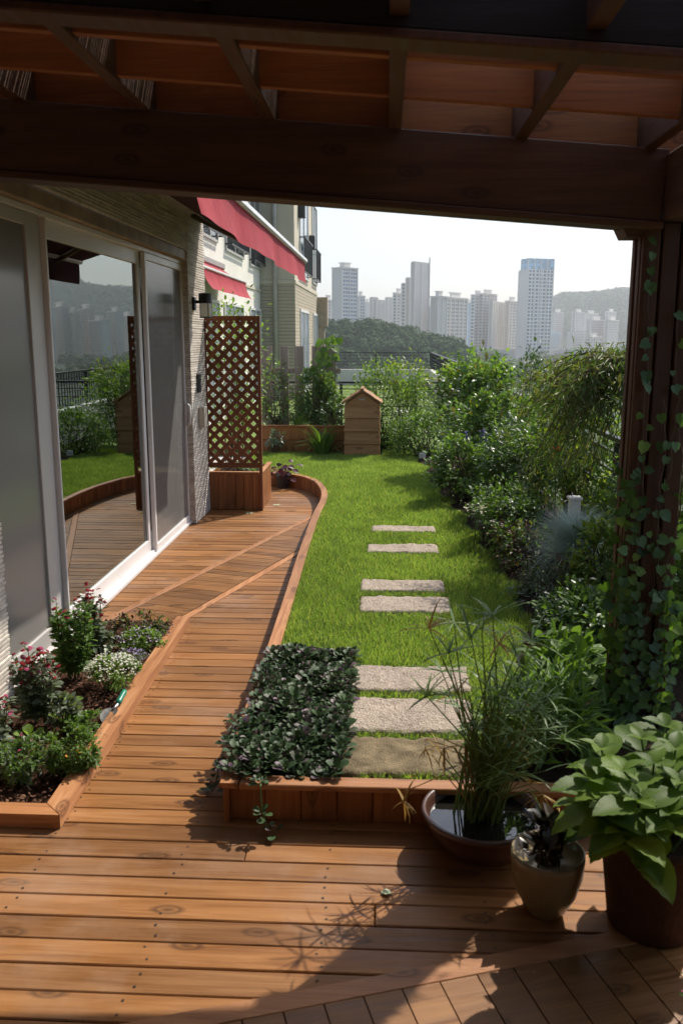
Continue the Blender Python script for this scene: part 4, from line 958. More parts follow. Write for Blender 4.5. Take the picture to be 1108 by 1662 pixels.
# small fallen blossoms and leaf on the deck
for q,(x,y,lb) in enumerate(((405,833,'nearer small pale fallen blossom on the deck before the trellis planter'),(449,820,'farther small pale fallen blossom on the deck right of the trellis planter'))):
    b=atZ(x,y,.004); r=np.random.default_rng(q); o=inst('fallen_blossom',*LEAF4,np.zeros((6,3)),frames([[math.cos(a),math.sin(a),.12] for a in np.arange(6)*1.05+q]),np.full(6,.05),F_['pale']); o.location=tuple(b); tag(o,lb,'blossom','blossoms fallen on the deck')
o=inst('fallen_leaf',*OVATE,np.zeros((1,3)),frames([[1,.1,.05]]),np.array([[.045,.032,.03]]),plain('pale_leaf',(.45,.50,.30),.5,.3)); o.location=tuple(atZ(618,1448,.006)); tag(o,'small pale fallen leaf on the front deck','leaf')
# ---- papyrus in a shallow water bowl
pb=thing('papyrus_bowl','tall papyrus growing in a wide shallow brown bowl of water','potted plant',(.315,2.535,0.006)); 
m=MB(); m.lathe([(.001,.0),(.10,.0),(.13,.02),(.172,.085),(.184,.115),(.190,.118),(.194,.128),(.188,.137),(.178,.135),(.172,.118),(.15,.07),(.001,.05)],(0,0,0),56); m.build('bowl',plain('glazed_bowl',(.08,.035,.024),.28,.6,var=.2),pb,smooth=True)
m=MB(); m.lathe([(.001,.103),(.1655,.103)],(0,0,0),48); 
g=G('dark_water'); n=g.noise(g.coord(),9,3); wm=g.out(g.prin((.012,.012,.010),.03,.9,g.bump(n,.0015))); m.build('water',wm,pb,smooth=True)
r=np.random.default_rng(21); m=MB(); ump=[];umd=[];ums=[];dry=[]
heads=[(735,1010),(700,1020),(760,1035),(800,1000),(815,1045),(840,1060),(720,1090),(790,1090),(850,1120),(695,1130),(745,1150),(870,1150),(770,1180),(830,1190),(730,1060),(780,1020),(860,1040),(805,1130)]
for s in range(120):
    if s<len(heads):
        hx,hy=heads[s]; Y=2.52+r.uniform(-.22,.12); tip=atY(hx+r.uniform(-6,6),hy,Y)-np.array([.315,2.535,.006])
    else:
        a=r.uniform(0,6.28); q=r.uniform(.05,.26); tip=np.array([q*math.cos(a)*.75+.05,q*math.sin(a)*.6-.02,r.uniform(.25,.60)])
    a=r.uniform(0,6.28); rb0=.05*math.sqrt(r.uniform(0,1)); b=np.array([rb0*math.cos(a)+.015 ,rb0*math.sin(a)*1.2+.02,.08])
    if s%4==0: b[0]-=.06
    mid=(b+tip)/2+np.array([-(tip[0]-b[0])*.22,-(tip[1]-b[1])*.22,.02]); m.tube([b,b*.5+mid*.5+np.array([0,0,.0]),mid,mid*.45+tip*.55,tip],[.0032,.0030,.0026,.0022,.0016],5,cap=False)
    k=r.integers(9,14) if s<len(heads) else (r.integers(4,9) if s<60 else r.integers(0,3)); isd=r.random()<.13
    for i in range(k):
        an=r.uniform(0,6.28); el=r.uniform(-.35,.75); dv=np.array([math.cos(an)*math.cos(el),math.sin(an)*math.cos(el),math.sin(el)]); ump.append(tip); umd.append(dv); ums.append(r.uniform(.07,.15)*(1 if s<len(heads) else .75)); dry.append(1 if isd else 0)
m.build('stems',plain('papyrus_stem',(.13,.20,.05),.5,.3),pb)
strap=([(-.5,0,0),(.5,0,0),(.62,.3,.03),(-.62,.3,.03),(.5,.65,-.0),(-.5,.65,-.0),(0,1,-.12)],[(0,1,2,3),(3,2,4,5),(5,4,6)])
ums=np.array(ums); ump=np.array(ump); umd=np.array(umd); dry=np.array(dry)
inst('umbels',*strap,ump,frames(umd,np.array([[0,0,1.]]*len(ump))+unit(len(ump),r)*.3),np.stack([r.uniform(.0030,.0065,len(ump)),ums,ums],1),[L_['pap'],L_['papd']],pb,smooth=True,mi=dry)
m=MB(); dr=[]
for x,y in ((690,1215),(655,1300),(880,1290),(720,1215),(905,1320)):
    tip=atY(x,y,2.40)-np.array([.315,2.535,.006]); b=np.array([0,.0,.1]); mid=(b+tip)/2+np.array([0,0,.12]); m.tube([b,mid,tip+np.array([0,0,.03]),tip],[.002,.002,.0018,.0012],5); dr.append(tip)
m.build('dry_stems',plain('dry_stem',(.30,.17,.05),.8,.2),pb)
dP=np.repeat(np.array(dr),9,0); dD=unit(len(dP),r); dD[:,2]-=.6; q=r.uniform(.04,.08,len(dP)); inst('dry_leaves',*strap,dP,frames(dD),np.stack([q*.08,q,q],1),L_['papd'],pb)
# ---- cream pot
cp=thing('cream_pot_plant','rounded cream glazed pot with a small dark glossy plant','potted plant',(.462,2.235,.006))
m=MB(); m.lathe([(.001,.0),(.048,.0),(.056,.01),(.084,.065),(.098,.12),(.102,.168),(.101,.188),(.095,.186),(.092,.16),(.001,.155)],(0,0,0),48); m.build('pot',plain('cream_glaze',(.22,.165,.085),.3,.6,var=.1),cp,smooth=True)
m=MB(); m.lathe([(.001,.158),(.0915,.155)],(0,0,0),30); m.build('soil',soilm,cp)
r=np.random.default_rng(31); n=70; D=unit(n,r); D[:,2]=np.abs(D[:,2])*.9+.6; P=np.stack([r.normal(0,.022,n),r.normal(0,.022,n),.170+r.uniform(0,.09,n)],1); q=r.uniform(.04,.075,n)
inst('leaves',*OVATE,P,frames(D,np.array([[0,0,1.]]*n)+unit(n,r)*.3),np.stack([q,q,q],1),L_['dkpot'],cp,smooth=True)
stems('stems',(0,0,.17),P[:20]+D[:20]*.02,stemb,cp,.003,.002,.02,5,r,.02)
# ---- hydrangea in a terracotta pot
hy=thing('hydrangea_pot','broad-leaved hydrangea in a large brown terracotta pot','potted plant',(.745,2.20,.006))
m=MB(); m.lathe([(.001,.0),(.11,.0),(.117,.01),(.138,.18),(.146,.26),(.156,.262),(.158,.295),(.148,.297),(.142,.27),(.001,.262)],(0,0,0),48); m.build('pot',plain('terracotta',(.06,.028,.018),.8,.2,var=.3,scale=5,bump=.004),hy,smooth=True)
m=MB(); m.lathe([(.001,.268),(.141,.262)],(0,0,0),30); m.build('soil',soilm,hy)
r=np.random.default_rng(33); P=[];D=[];S1=[];tips=[]
HT=[]
for px,py,Y in ((975,1215,2.25),(1040,1200,2.3),(1095,1215,2.25),(960,1265,2.15),(1010,1250,2.1),(1060,1240,2.15),(1105,1270,2.1),(985,1310,2.05),(1035,1300,2.0),(1085,1320,2.0),(1010,1350,2.0),(1140,1240,2.2),(1080,1180,2.45),(1180,1280,2.2),(940,1290,2.3),(1130,1200,2.4)):
    HT.append(atY(px,py,Y)-np.array([.745,2.20,.006]))
for tpp in HT:
    tips.append(tpp); ph=r.uniform(0,6.28); ax=tpp-np.array([0,0,.15]); ax/=np.linalg.norm(ax)
    for lev in range(4):
        c=tpp-ax*(.035*lev)
        for s in range(2 if lev else 4):
            a=ph+lev*1.57+s*(3.14 if lev else 1.57); d=np.array([math.cos(a),math.sin(a),.45-.22*lev])+ax*.2; P.append(c); D.append(d); S1.append((.06 if lev==0 else .11+.012*lev)*r.uniform(.8,1.2))
S1=np.array(S1); n=len(P); inst('leaves',*ovate(14,.34,.10,.28),P,frames(D,np.array([[0,0,1.]]*n)+unit(n,r)*.18),np.stack([S1,S1,S1],1),L_['hyd'],hy,smooth=True)
stems('stems',(0,0,.25),tips,stemg,hy,.0045,.003,.03,6,r,.05)
# ---- small pink-budded plant at the very corner
bz=thing('knotweed_plant','small pink-budded plant at the bottom right corner','plant',(.80,1.86,.006)); r=np.random.default_rng(35); n=90; tips=[np.array([r.uniform(-.12,.1),r.uniform(-.08,.08),r.uniform(.05,.16)]) for _ in range(14)]
stems('stems',(0,0,0),tips,stemg,bz,.0018,.001,.03,5,r,.03); T=np.array(tips)[r.integers(0,14,n)]*r.uniform(.3,1,(n,1)); inst('leaves',*LEAF6,T,frames(unit(n,r)),r.uniform(.015,.03,n),L_['light'],bz,smooth=True); flowers('flowers',bz,np.array(tips)[:7]+[0,0,.01],.012,F_['pink'],r)
# ---- ivy on the post
iv=thing('ivy','ivy with scattered leaves climbing the pergola post','climbing plant',(.98,3.2,.13)); r=np.random.default_rng(51); m=MB(); P=[];D=[];U=[];S1=[]
b=np.array([.98,3.2,.13])
for s in range(9):
    x=[.905,.945,.985,1.03,1.06,.93,1.01,.89,1.05][s]; zt=[1.93,1.9,1.7,1.93,1.2,.9,1.4,.7,.85][s]; z=.13; pts=[]; yy=3.186-.003*s
    while z<zt:
        pts.append(np.array([x,yy,z])-b); x+=r.normal(0,.008); x=min(max(x,.885),1.068); z+=.05
        for q in range(r.integers(0,2) if z>.7 else r.integers(1,3)):
            P.append(np.array([x+r.normal(0,.012),yy-.010-r.uniform(0,.02),z])-b); a=r.normal(-1.57,.7); D.append([math.cos(a),-.25,math.sin(a)]); U.append([r.normal(0,.3),-1,.35]); S1.append(r.uniform(.022,.050))
    m.tube(pts,.0028,5)
# dense collar at the foot and along the left edge of the post
for q in range(330):
    z=.13+1.0*r.random()**2.0; sd=r.choice([-1,1,0],p=[.5,.2,.3]); x=.98+sd*(.085+abs(r.normal(0,.022)))+ (r.normal(0,.06) if sd==0 else 0)
    P.append(np.array([x,3.19+r.normal(0,.05)-(.03 if sd==0 else 0),z])-b); a=r.normal(-1.57,.9); D.append([math.cos(a),r.normal(0,.4),math.sin(a)]); U.append([sd*.5,-1,.5]); S1.append(r.uniform(.025,.048))
m.build('stems',stemb,iv)
ivyl=([(0,.06,0),(.24,-.06,.0),(.46,.14,.05),(.42,.40,.05),(.38,.60,.0),(.2,.74,.02),(0,1,-.10),(-.2,.74,.02),(-.38,.60,.0),(-.42,.40,.05),(-.46,.14,.05),(-.24,-.06,.0),(0,.4,-.03)],[(i,(i+1)%12,12) for i in range(12)])
S1=np.array(S1); inst('leaves',*ivyl,P,frames(D,U),S1,[L_['ivy'],L_['light']],iv,smooth=True,mi=(r.random(len(P))<.12).astype(int))
# ---- shrubs at the far end
sh('climbing_rose','sprawling rose on the pickets left of the compost bin','climbing plant',478,552,604,700,11.72,2300,.05,L_['rose'],101,ry=.2,gz=.42)
sh('climbing_rose','thin reddish-tipped climber over the leftmost pickets','climbing plant',424,476,580,705,11.75,750,.045,[L_['rose'],L_['brown']],102,ry=.15,gz=.42,mi=[.8,.2],cr=.35)
sh('flowering_shrub','pale green bushy shrub right behind the compost bin','shrub',560,690,592,742,11.75,5200,.045,[L_['light'],L_['rose']],103,ry=.35,mi=[.65,.35])
sh('flowering_shrub','feathery reddish-tipped shrub rising above the far railing','shrub',615,690,585,640,12.0,700,.045,[L_['yel'],L_['rose']],104,ry=.2,mi=[.6,.4],cr=.4)
sh('low_shrub','low dark shrub with small white flowers before the far railing','shrub',636,742,668,745,10.9,3300,.035,L_['mid'],105,ry=.35)
sh('low_shrub','dark green shrub between the back planter and compost bin','shrub',520,558,640,735,11.35,700,.04,L_['dark'],106,ry=.2)
# squash-like vine on the wide picket
vn=thing('gourd_vine','big-leaved bright green vine climbing the widest picket','climbing plant',(-.85,11.84,.45)); r=np.random.default_rng(61); P=[];m=MB(); pts=[]
for i in range(14): pts.append(np.array([-.05+.05*math.sin(i*.9),-.03,.08*i]))
m.tube(pts,.006,6); m.build('stem',stemg,vn)
for i in range(46):
    z=r.uniform(.25,1.15); P.append([.0+r.normal(0,.09)+(.05 if z>.8 else 0),-.07-r.uniform(0,.08),z])
n=len(P); D=unit(n,r); D[:,2]=-.5; D[:,1]=-abs(D[:,1])*.5; inst('leaves',*ivyl,P,frames(D,np.array([[0,-.8,.7]]*n)+unit(n,r)*.4),r.uniform(.07,.13,n),[L_['light'],L_['mid']],vn,smooth=True,mi=(r.random(n)<.4).astype(int))
def tuft(name,label,cat,c,n,L,w,mat,seed,spread=.05,tilt=.6,droop=.35):
    r=np.random.default_rng(seed); t=thing(name,label,cat,c); a=r.uniform(0,6.28,n); tl=np.abs(r.normal(0,tilt,n)); D=np.stack([np.cos(a)*np.sin(tl),np.sin(a)*np.sin(tl),np.cos(tl)],1)
    P=np.stack([np.cos(a)*spread*r.random(n),np.sin(a)*spread*r.random(n),np.zeros(n)],1); l=L*r.uniform(.6,1.15,n)
    bl=([(-.5,0,0),(.5,0,0),(.5,.35,droop*.10),(-.5,.35,droop*.10),(.4,.65,-droop*.0),(-.4,.65,-droop*.0),(.2,.88,-droop*.4),(-.2,.88,-droop*.4),(0,1,-droop*.75)],[(0,1,2,3),(3,2,4,5),(5,4,6,7),(7,6,8)])
    inst('blades',*bl,P,frames(D,np.array([[0,0,1.]]*n)),np.stack([w*r.uniform(.7,1.3,n),l,l],1),mat,t,smooth=True); return t
tuft('daylily_clump','arching dark green daylily clump in front of the back planter','plant',tuple(atZ(523,738,.12)),170,.42,.014,L_['mid'],71,.10,.65,.6)
tuft('daylily_clump','small grassy clump inside the back planter','plant',(-1.15,11.4,.42),60,.22,.012,L_['light'],72,.1,.6,.5)
tuft('blue_fescue','blue-grey fescue tuft in front of the white garden light','grass',(1.10,5.0,.345),2600,.29,.0026,L_['fesc'],73,.07,.75,.5)
fp=[o for o in COL.objects if o.name.startswith('blue_fescue')][0]
m=MB(); m.lathe([(.001,-.20),(.075,-.20),(.10,-.02),(.11,-.018),(.11,.006),(.097,.006),(.09,-.01),(.001,-.01)],(0,0,0),30); m.build('pot',plain('fescue_pot',(.20,.08,.05),.8,.2,var=.25),fp)
fp['label']='blue-grey fescue tuft in a clay pot in front of the white garden light'
sh('variegated_plant','pale leaved plant at the left foot of the back planter','plant',430,462,698,722,11.0,160,.05,L_['grey'],107,gz=.12,ry=.15)
sh('back_shrub','loose green shrub behind the lattice screen','shrub',338,425,494,700,9.6,1300,.05,L_['light'],108,ry=.3,gz=.12,cr=.4)
sh('trellis_herb','sprawling small-leaved herb filling the trellis planter box','plant',342,418,752,776,8.3,700,.022,[L_['mid'],L_['grey']],109,ry=.22,gz=.31,mi=[.6,.4])
# ---- right-hand border
sh('rose_bush','tall bright rose bush at the near end of the black railing','shrub',716,838,580,700,9.6,3800,.060,[L_['rose'],L_['light']],111,ry=.38,mi=[.6,.4],cr=.34)
sh('rose_bush','leafy rose bush spreading below the tall one at the lawn edge','shrub',725,850,640,745,8.8,3400,.050,[L_['rose'],L_['mid']],112,ry=.42,mi=[.5,.5])
sh('slender_shrub','slender upright dark shrub poking above the rose bushes','shrub',838,884,565,680,8.6,520,.045,L_['dark'],113,ry=.15,cr=.4)
sh('border_shrub','dense glossy-leaved bush at the bend of the lawn edge','shrub',700,800,712,795,7.9,3600,.038,[L_['mid'],L_['rose']],114,ry=.35,mi=[.7,.3])
sh('border_shrub','dark bushy shrub in the middle of the right border','shrub',785,905,680,825,7.2,5200,.040,[L_['mid'],L_['dark']],115,ry=.45,mi=[.5,.5])
sh('border_shrub','backlit yellow-green shrub beneath the weeping maple','shrub',880,1010,660,800,6.6,3600,.040,[L_['yel'],L_['mid']],116,ry=.4,mi=[.45,.55],cr=.34)
sh('border_shrub','low round bush overhanging the lawn right of the two small stones','shrub',770,880,790,885,6.2,3600,.034,[L_['mid'],L_['dark']],117,ry=.35,mi=[.6,.4])
sh('bronze_bush','low bronze and green bush beside the dark patch of border','shrub',800,905,855,935,5.6,2400,.030,[L_['brown'],L_['mid'],L_['yel']],118,ry=.3,mi=[.45,.45,.1])
sh('silver_bush','small silvery narrow-leaved bush at the lawn edge','shrub',838,955,915,1018,4.85,3000,.030,[L_['grey'],L_['dark']],119,ry=.28,mi=[.5,.5],tmpl=NARROW,wide=1.6)
sh('green_bush','yellow-green leafy bush between the fescue and the post','shrub',930,1015,850,985,4.7,2600,.034,[L_['yel'],L_['mid']],120,ry=.25,mi=[.5,.5])
sh('green_bush','dark low bush left of the pergola post','shrub',880,1000,960,1050,4.2,2200,.034,[L_['dark'],L_['mid']],121,ry=.25,mi=[.5,.5])
sh('balsam_plant','broad-leaved green plant left of the foot of the post','plant',845,990,1040,1180,3.55,900,.075,L_['mid'],122,ry=.22,nclump=26)
sh('bamboo_grass','dark narrow-leaved clump behind the papyrus bowl','plant',800,965,1120,1330,2.95,1500,.085,[L_['mid'],L_['pap']],123,ry=.16,mi=[.6,.4],tmpl=NARROW,cr=.36,gz=.13)
sh('green_bush','leafy bush right of the pergola post','shrub',1085,1160,690,1190,3.9,2600,.042,[L_['light'],L_['mid']],124,ry=.25,mi=[.5,.5])
sh('border_hedge','dense green growth along the railing behind the garden light','shrub',955,1040,770,900,5.9,2600,.040,[L_['mid'],L_['yel']],125,ry=.45,mi=[.6,.4])
sh('border_hedge','dense green growth along the railing beside the post','shrub',985,1075,760,1010,4.6,3000,.036,[L_['mid'],L_['dark']],126,ry=.4,mi=[.6,.4])
sh('border_hedge','tall green growth along the railing behind the rose bushes','shrub',830,930,640,740,8.0,2400,.045,[L_['mid'],L_['light']],127,ry=.6,mi=[.6,.4])
# threadleaf weeping maple
mp=thing('weeping_maple','weeping threadleaf maple arching over the border behind the post','tree',(1.50,5.6,.13)); r=np.random.default_rng(81)
m=MB(); m.tube([(0,0,0),(.03,.02,.4),(0,.0,.8),(.05,.02,1.15),(.05,0,1.30)],[.035,.03,.026,.02,.012],9); P=[];D=[]
hub=np.array([.05,0,1.22])
for s in range(95):
    a=r.normal(3.14,1.1); L=r.uniform(.25,.85); up_=r.uniform(.05,.38); top=hub+np.array([math.cos(a)*L*.5,math.sin(a)*L*.5,up_]); end=hub+np.array([math.cos(a)*L,math.sin(a)*L*.8,-r.uniform(.0,1.0)*(.35+.65*r.random())])
    pts=[]
    for k in range(9):
        u=k/8; q=(1-u)**2*hub+2*u*(1-u)*top*1.0+u*u*end; pts.append(q)
        if k>1:
            for j in range(17):
                P.append(q+r.normal(0,.035,3)); dv=(end-top)/np.linalg.norm(end-top)*.8+unit(1,r)[0]*.85; D.append(dv)
    m.tube(pts,list(np.linspace(.008,.0012,9)),5,cap=False)
m.build('branches',stemb,mp); n=len(P); q=r.uniform(.035,.075,n)
inst('foliage',*NARROW,P,frames(D,np.array([[0,-.3,1.]]*n)+unit(n,r)*.6),np.stack([q*1.0,q,q],1),[L_['maple'],L_['mid']],mp,smooth=True,mi=(r.random(n)<.3).astype(int))
# salvia spikes and scarlet flowers
for q,(x,yt,yb,lb) in enumerate(((755,700,745,'left one of two blue salvia spikes in the right border'),(782,697,740,'right one of two blue salvia spikes in the right border'))):
    bb=atY(x,yb,8.2); t=thing('salvia',lb,'flowering plant',(bb[0],8.2,.13),0,'blue salvias'); h=atY(x,yt,8.2)[2]-.13; MB().tube([(0,0,0),(.01,0,h*.5),(0,0,h)],.004,6).build('stem',stemg,t)
    r=np.random.default_rng(q+90); P=np.stack([r.normal(0,.014,60),r.normal(0,.014,60),h-r.random(60)*.2],1); flowers('flowers',t,P,.02,F_['blue'],r)
for q,(x,y,Y,mt,nm,lb) in enumerate(((715,742,8.9,'vred','geranium','scarlet flower at the lawn edge near the white marker'),(902,728,6.2,'vred','geranium','small scarlet flower deep in the right border'),(613+35,668,10.75,'white','daisy','little white flowers low beside the compost bin'),(770,826,6.0,'pale','sedum','pale domed flower heads overhanging the lawn edge'),(555,718,10.95,'org','marigold_flower','single orange flower above the daylily leaves'))):
    c=atY(x,y,Y); r=np.random.default_rng(q+200); t=thing(nm,lb,'flowering plant',(c[0],Y,.13)); h=c[2]-.13; MB().tube([(0,0,0),(.01,0,h*.5),(0,0,h)],.004,6).build('stem',stemg,t); k={'sedum':60,'daisy':10}.get(nm,5); sp={'sedum':.05,'daisy':.06}.get(nm,.015); flowers('flowers',t,np.array([0,0,h])+r.normal(0,sp,(k,3))*[1,1,.4],.032 if nm!='sedum' else .02,F_[mt],r)
# white garden markers / lights
gl=thing('garden_light','short square white garden light behind the blue fescue','garden light',(1.07,5.35,.13)); bb=atY(932,806,5.35); gl.location.x=bb[0]; h=bb[2]-.13
m=MB(); m.box(-.032,.032,-.032,.032,0,h-.02,0,.003); m.build('post',whitem,gl); m=MB(); m.box(-.042,.042,-.042,.042,h-.018,h,0,.004); m.build('cap',whitem,gl)
bb=atZ(685,746,.12); m=MB(); m.box(-.04,.04,-.015,.015,0,.085,0,.006); m.box(-.034,.034,-.018,-.0152,.008,.077,0,.001); o=m.build('plant_marker',whitem); o.location=tuple(bb); tag(o,'small white block at the foot of the far shrubs','marker')
# ------------------------------------------------------------------ city, hills, haze
def mx(px): d=ray(px,545); return d[0]/d[1]
GZ=-22.0
tag(MB().add([(-6000,-800,GZ),(6000,-800,GZ),(6000,7000,GZ),(-6000,7000,GZ)],[(0,1,2,3)]).build('ground',plain('valley_ground',(.06,.085,.05),.95,.1,var=.5,scale=.02)),kind='structure')
def facade(name,wall,win,fx=3.4,fz=2.9,w0=.2,w1=.8,h0=.35,h1=.85):
    g=G(name); v=g.coord(); sx=g.n('ShaderNodeSeparateXYZ'); g.t.links.new(v,sx.inputs[0])
    u=g.math('FRACT',g.math('DIVIDE',g.math('ADD',g.math('ADD',sx.outputs[0],sx.outputs[1]),500.0),fx)); z=g.math('FRACT',g.math('DIVIDE',sx.outputs[2],fz))
    a=g.math('MULTIPLY',g.math('GREATER_THAN',u,w0),g.math('LESS_THAN',u,w1)); b=g.math('MULTIPLY',g.math('GREATER_THAN',z,h0),g.math('LESS_THAN',z,h1)); mk=g.math('MULTIPLY',a,b)
    cx=g.n('ShaderNodeCombineXYZ'); g.t.links.new(g.math('FLOOR',g.math('DIVIDE',g.math('ADD',sx.outputs[0],sx.outputs[1]),fx)),cx.inputs[0]); g.t.links.new(g.math('FLOOR',g.math('DIVIDE',sx.outputs[2],fz)),cx.inputs[1])
    wn=g.n('ShaderNodeTexWhiteNoise',noise_dimensions='3D'); g.t.links.new(cx.outputs[0],wn.inputs[0])
    wc=g.ramp(wn.outputs[0],[(0,tuple(c*.6 for c in win)),(1,tuple(min(1,c*1.5) for c in win))])
    c=g.mix(mk,wall,wc); return g.out(g.prin(c,g.math('SUBTRACT',.8,g.math('MULTIPLY',mk,.5)),.3))
blank=plain('tower_blank_wall',(.68,.63,.57),.85,.2,var=.03,scale=.05); blankw=plain('tower_pale_wall',(.78,.74,.68),.85,.2,var=.03,scale=.05); blankb=plain('tower_warm_wall',(.58,.50,.43),.85,.2,var=.03,scale=.05)
fblue=facade('facade_blue',(.70,.66,.60),(.12,.20,.34),3.0,2.9,.12,.9,.3,.9); fgrey=facade('facade_grey',(.68,.62,.55),(.10,.12,.14)); fwarm=facade('facade_warm',(.70,.62,.55),(.14,.13,.12)); fwhite=facade('facade_white',(.80,.80,.78),(.13,.15,.18),4.2,3.4,.18,.86,.22,.86)
fglass=facade('facade_glass',(.12,.34,.50),(.16,.40,.58),4,3.5,.05,.95,.1,.95); fpink=facade('facade_pink',(.78,.68,.63),(.18,.17,.17),4.0,2.9)
def slab(label,x0,xs,x1,yt,D,ml,mr,ang=30,yb=None,roof=True,group='apartment towers in the valley',pent=True,top2=None):
    """block whose corner nearest the camera is seen at photo column xs; left face reaches x0, right face x1"""
    m=mx(xs); P=Vector((m*D,D,0)); a=R_(ang); u=Vector((-math.cos(a),math.sin(a),0)); v=Vector((math.sin(a),math.cos(a),0))
    def L(px,w): k=mx(px); return (k*P.y-P.x)/(w.x-k*w.y)
    la=max(L(x0,u),3) if x0<xs else 10; lb=max(min(L(x1,v),60),3) if x1>xs else 10
    zt=EYE+(ray(xs,yt)[2]/ray(xs,yt)[1])*D; zb=GZ if yb is None else EYE+(ray(xs,yb)[2]/ray(xs,yb)[1])*D-6
    t=thing('apartment_tower',label,'tower block',(P.x,P.y,zb),0,group); h=zt-zb
    c=[Vector((0,0,0)),u*la,u*la+v*lb,v*lb]; V=[(p.x,p.y,0) for p in c]+[(p.x,p.y,h) for p in c]
    t.rotation_euler=(0,0,0)
    # local frame aligned with the block so the window grid follows its faces
    M=Matrix.Rotation(math.atan2(v.y,v.x),4,'Z'); inv=M.inverted(); V=[tuple(inv@Vector(p)) for p in V]; t.rotation_euler=(0,0,math.atan2(v.y,v.x))
    fs=[(0,1,5,4),(1,2,6,5),(2,3,7,6),(3,0,4,7),(4,5,6,7)]; mb=MB(); mb.add(V,[fs[0]],0); mb.add(V,[fs[1]],1); mb.add(V,[fs[2]],0); mb.add(V,[fs[3]],1); mb.add(V,[fs[4]],0)
    mb.build('body',[ml,mr],t)
    xs_=[p[0] for p in V]; ys_=[p[1] for p in V]; X0,X1,Y0,Y1=min(xs_),max(xs_),min(ys_),max(ys_)
    if pent:
        q=MB(); q.box(X0+(X1-X0)*.3,X0+(X1-X0)*.7,Y0+(Y1-Y0)*.25,Y0+(Y1-Y0)*.75,h,h+4.5); q.box(X0+(X1-X0)*.24,X0+(X1-X0)*.76,Y0+(Y1-Y0)*.2,Y0+(Y1-Y0)*.8,h+4.5,h+5.2); q.build('roof_housing',blankw,t)
        q=MB(); q.box(X0-.8,X1+.8,Y0-.8,Y1+.8,h+.01,h+1.3); q.build('roof_edge',blank,t)
    # balcony/stair bays as shallow vertical ribs on the long window face
    q=MB(); n=max(2,int((X1-X0)/7)); 
    for k in range(n+1):
        x=X0+(X1-X0)*k/n; q.box(x-.35,x+.35,Y0-.7,Y0+.1,0,h-.5); q.box(x-.35,x+.35,Y1-.1,Y1+.7,0,h-.5)
    q.build('vertical_ribs',blankw,t)
    return t
T=slab
T('slim pale tower with blue-glazed balconies standing leftmost on the skyline',540,555,579,436,700,blank,fblue,38)
T('small grey block just left of the blue-glazed tower',524,531,541,488,820,fgrey,fgrey,30)
T('narrow block touching the right side of the blue-glazed tower',578,583,591,482,860,blankb,fblue,40)
T('thin far block in the first gap of the skyline',591,595,600,491,1300,blank,fgrey,35)
T('grey twin block, left of the pair in the first skyline gap',600,604,612,482,900,blankb,blankb,40,pent=False)
T('grey twin block, right of the pair in the first skyline gap',608,610,623,486,860,blankb,blank,35,pent=False)
T('plain grey block left of the stepped tower',625,629,640,482,900,blank,blank,35,pent=False)
T('windowed block close to the left of the stepped tower',638,642,653,477,840,fgrey,fgrey,30)
T('left low step of the tallest central tower',652,656,663,459,760,fgrey,blankb,30,pent=False)
T('middle step of the tallest central tower',660,663,672,450,745,blankb,blank,30,pent=False)
T('tallest blank-walled central tower with a notched top',666,671,693,424,730,blankb,blank,35,pent=False)
T('narrow block right behind the tallest central tower',690,693,699,497,900,blankb,blankb,35,pent=False)
T('wide warm grey slab right of the tallest central tower',698,709,723,483,700,blankb,blank,40)
T('wide windowed slab with a rooftop turret right of the mast',716,722,756,484,720,blank,fgrey,30)
T('bluish far block between the two wide slabs',752,757,766,492,1250,fblue,fglass,35)
T('pale slab at the left of the wide cluster by the embankment',763,768,783,480,900,fwhite,fwarm,40)
T('tall slab with a turret in the cluster by the embankment',774,781,803,478,905,fwarm,fwarm,35)
T('blank warm wall slab in the middle of the embankment cluster',794,797,822,488,880,blankb,blankb,20,pent=False)
T('windowed slab at the right of the embankment cluster',818,824,838,490,900,blankb,fgrey,30)
T('tall blue glass tower rising behind the white one',841,852,893,419,1000,fglass,fglass,68,pent=False)
T('big white tower with a gridded front, tallest on the right',838,853,892,437,860,blankw,fwhite,62,pent=False)
T('pale block on the hill foot right of the white tower',893,897,912,507,1300,blank,fpink,30,group='blocks at the foot of the hill')
T('pink block on the hill foot, left of the double one',926,931,946,507,1300,fpink,fpink,30,group='blocks at the foot of the hill')
T('cream block on the hill foot behind the pink one',944,950,968,509,1350,blankw,fpink,30,group='blocks at the foot of the hill')
T('tall cream block highest on the hill foot',980,984,1014,506,1400,fpink,fpink,25,group='blocks at the foot of the hill')
T('wide pinkish slab in front of the hill foot',950,956,980,520,1050,blankb,fpink,30,group='blocks at the foot of the hill')
T('wide pinkish slab nearest the post, in front of the hill foot',980,985,1024,520,1050,blankb,fpink,25,group='blocks at the foot of the hill')
T('low dark glass building by the embankment',889,893,921,539,1000,fglass,fglass,20,pent=False,group='blocks at the foot of the hill')
T('low white building right of the dark glass one',921,929,950,538,1000,blankw,fgrey,30,pent=False,group='blocks at the foot of the hill')
T('low pale building partly behind the maple',950,957,975,548,980,fgrey,fgrey,30,group='blocks at the foot of the hill')
rq=random.Random(12)
TL=['rightmost','second from the right','third from the right','fourth from the right','fifth from the right','sixth from the right','sixth from the left','fifth from the left','fourth from the left','third from the left','second from the left','leftmost']
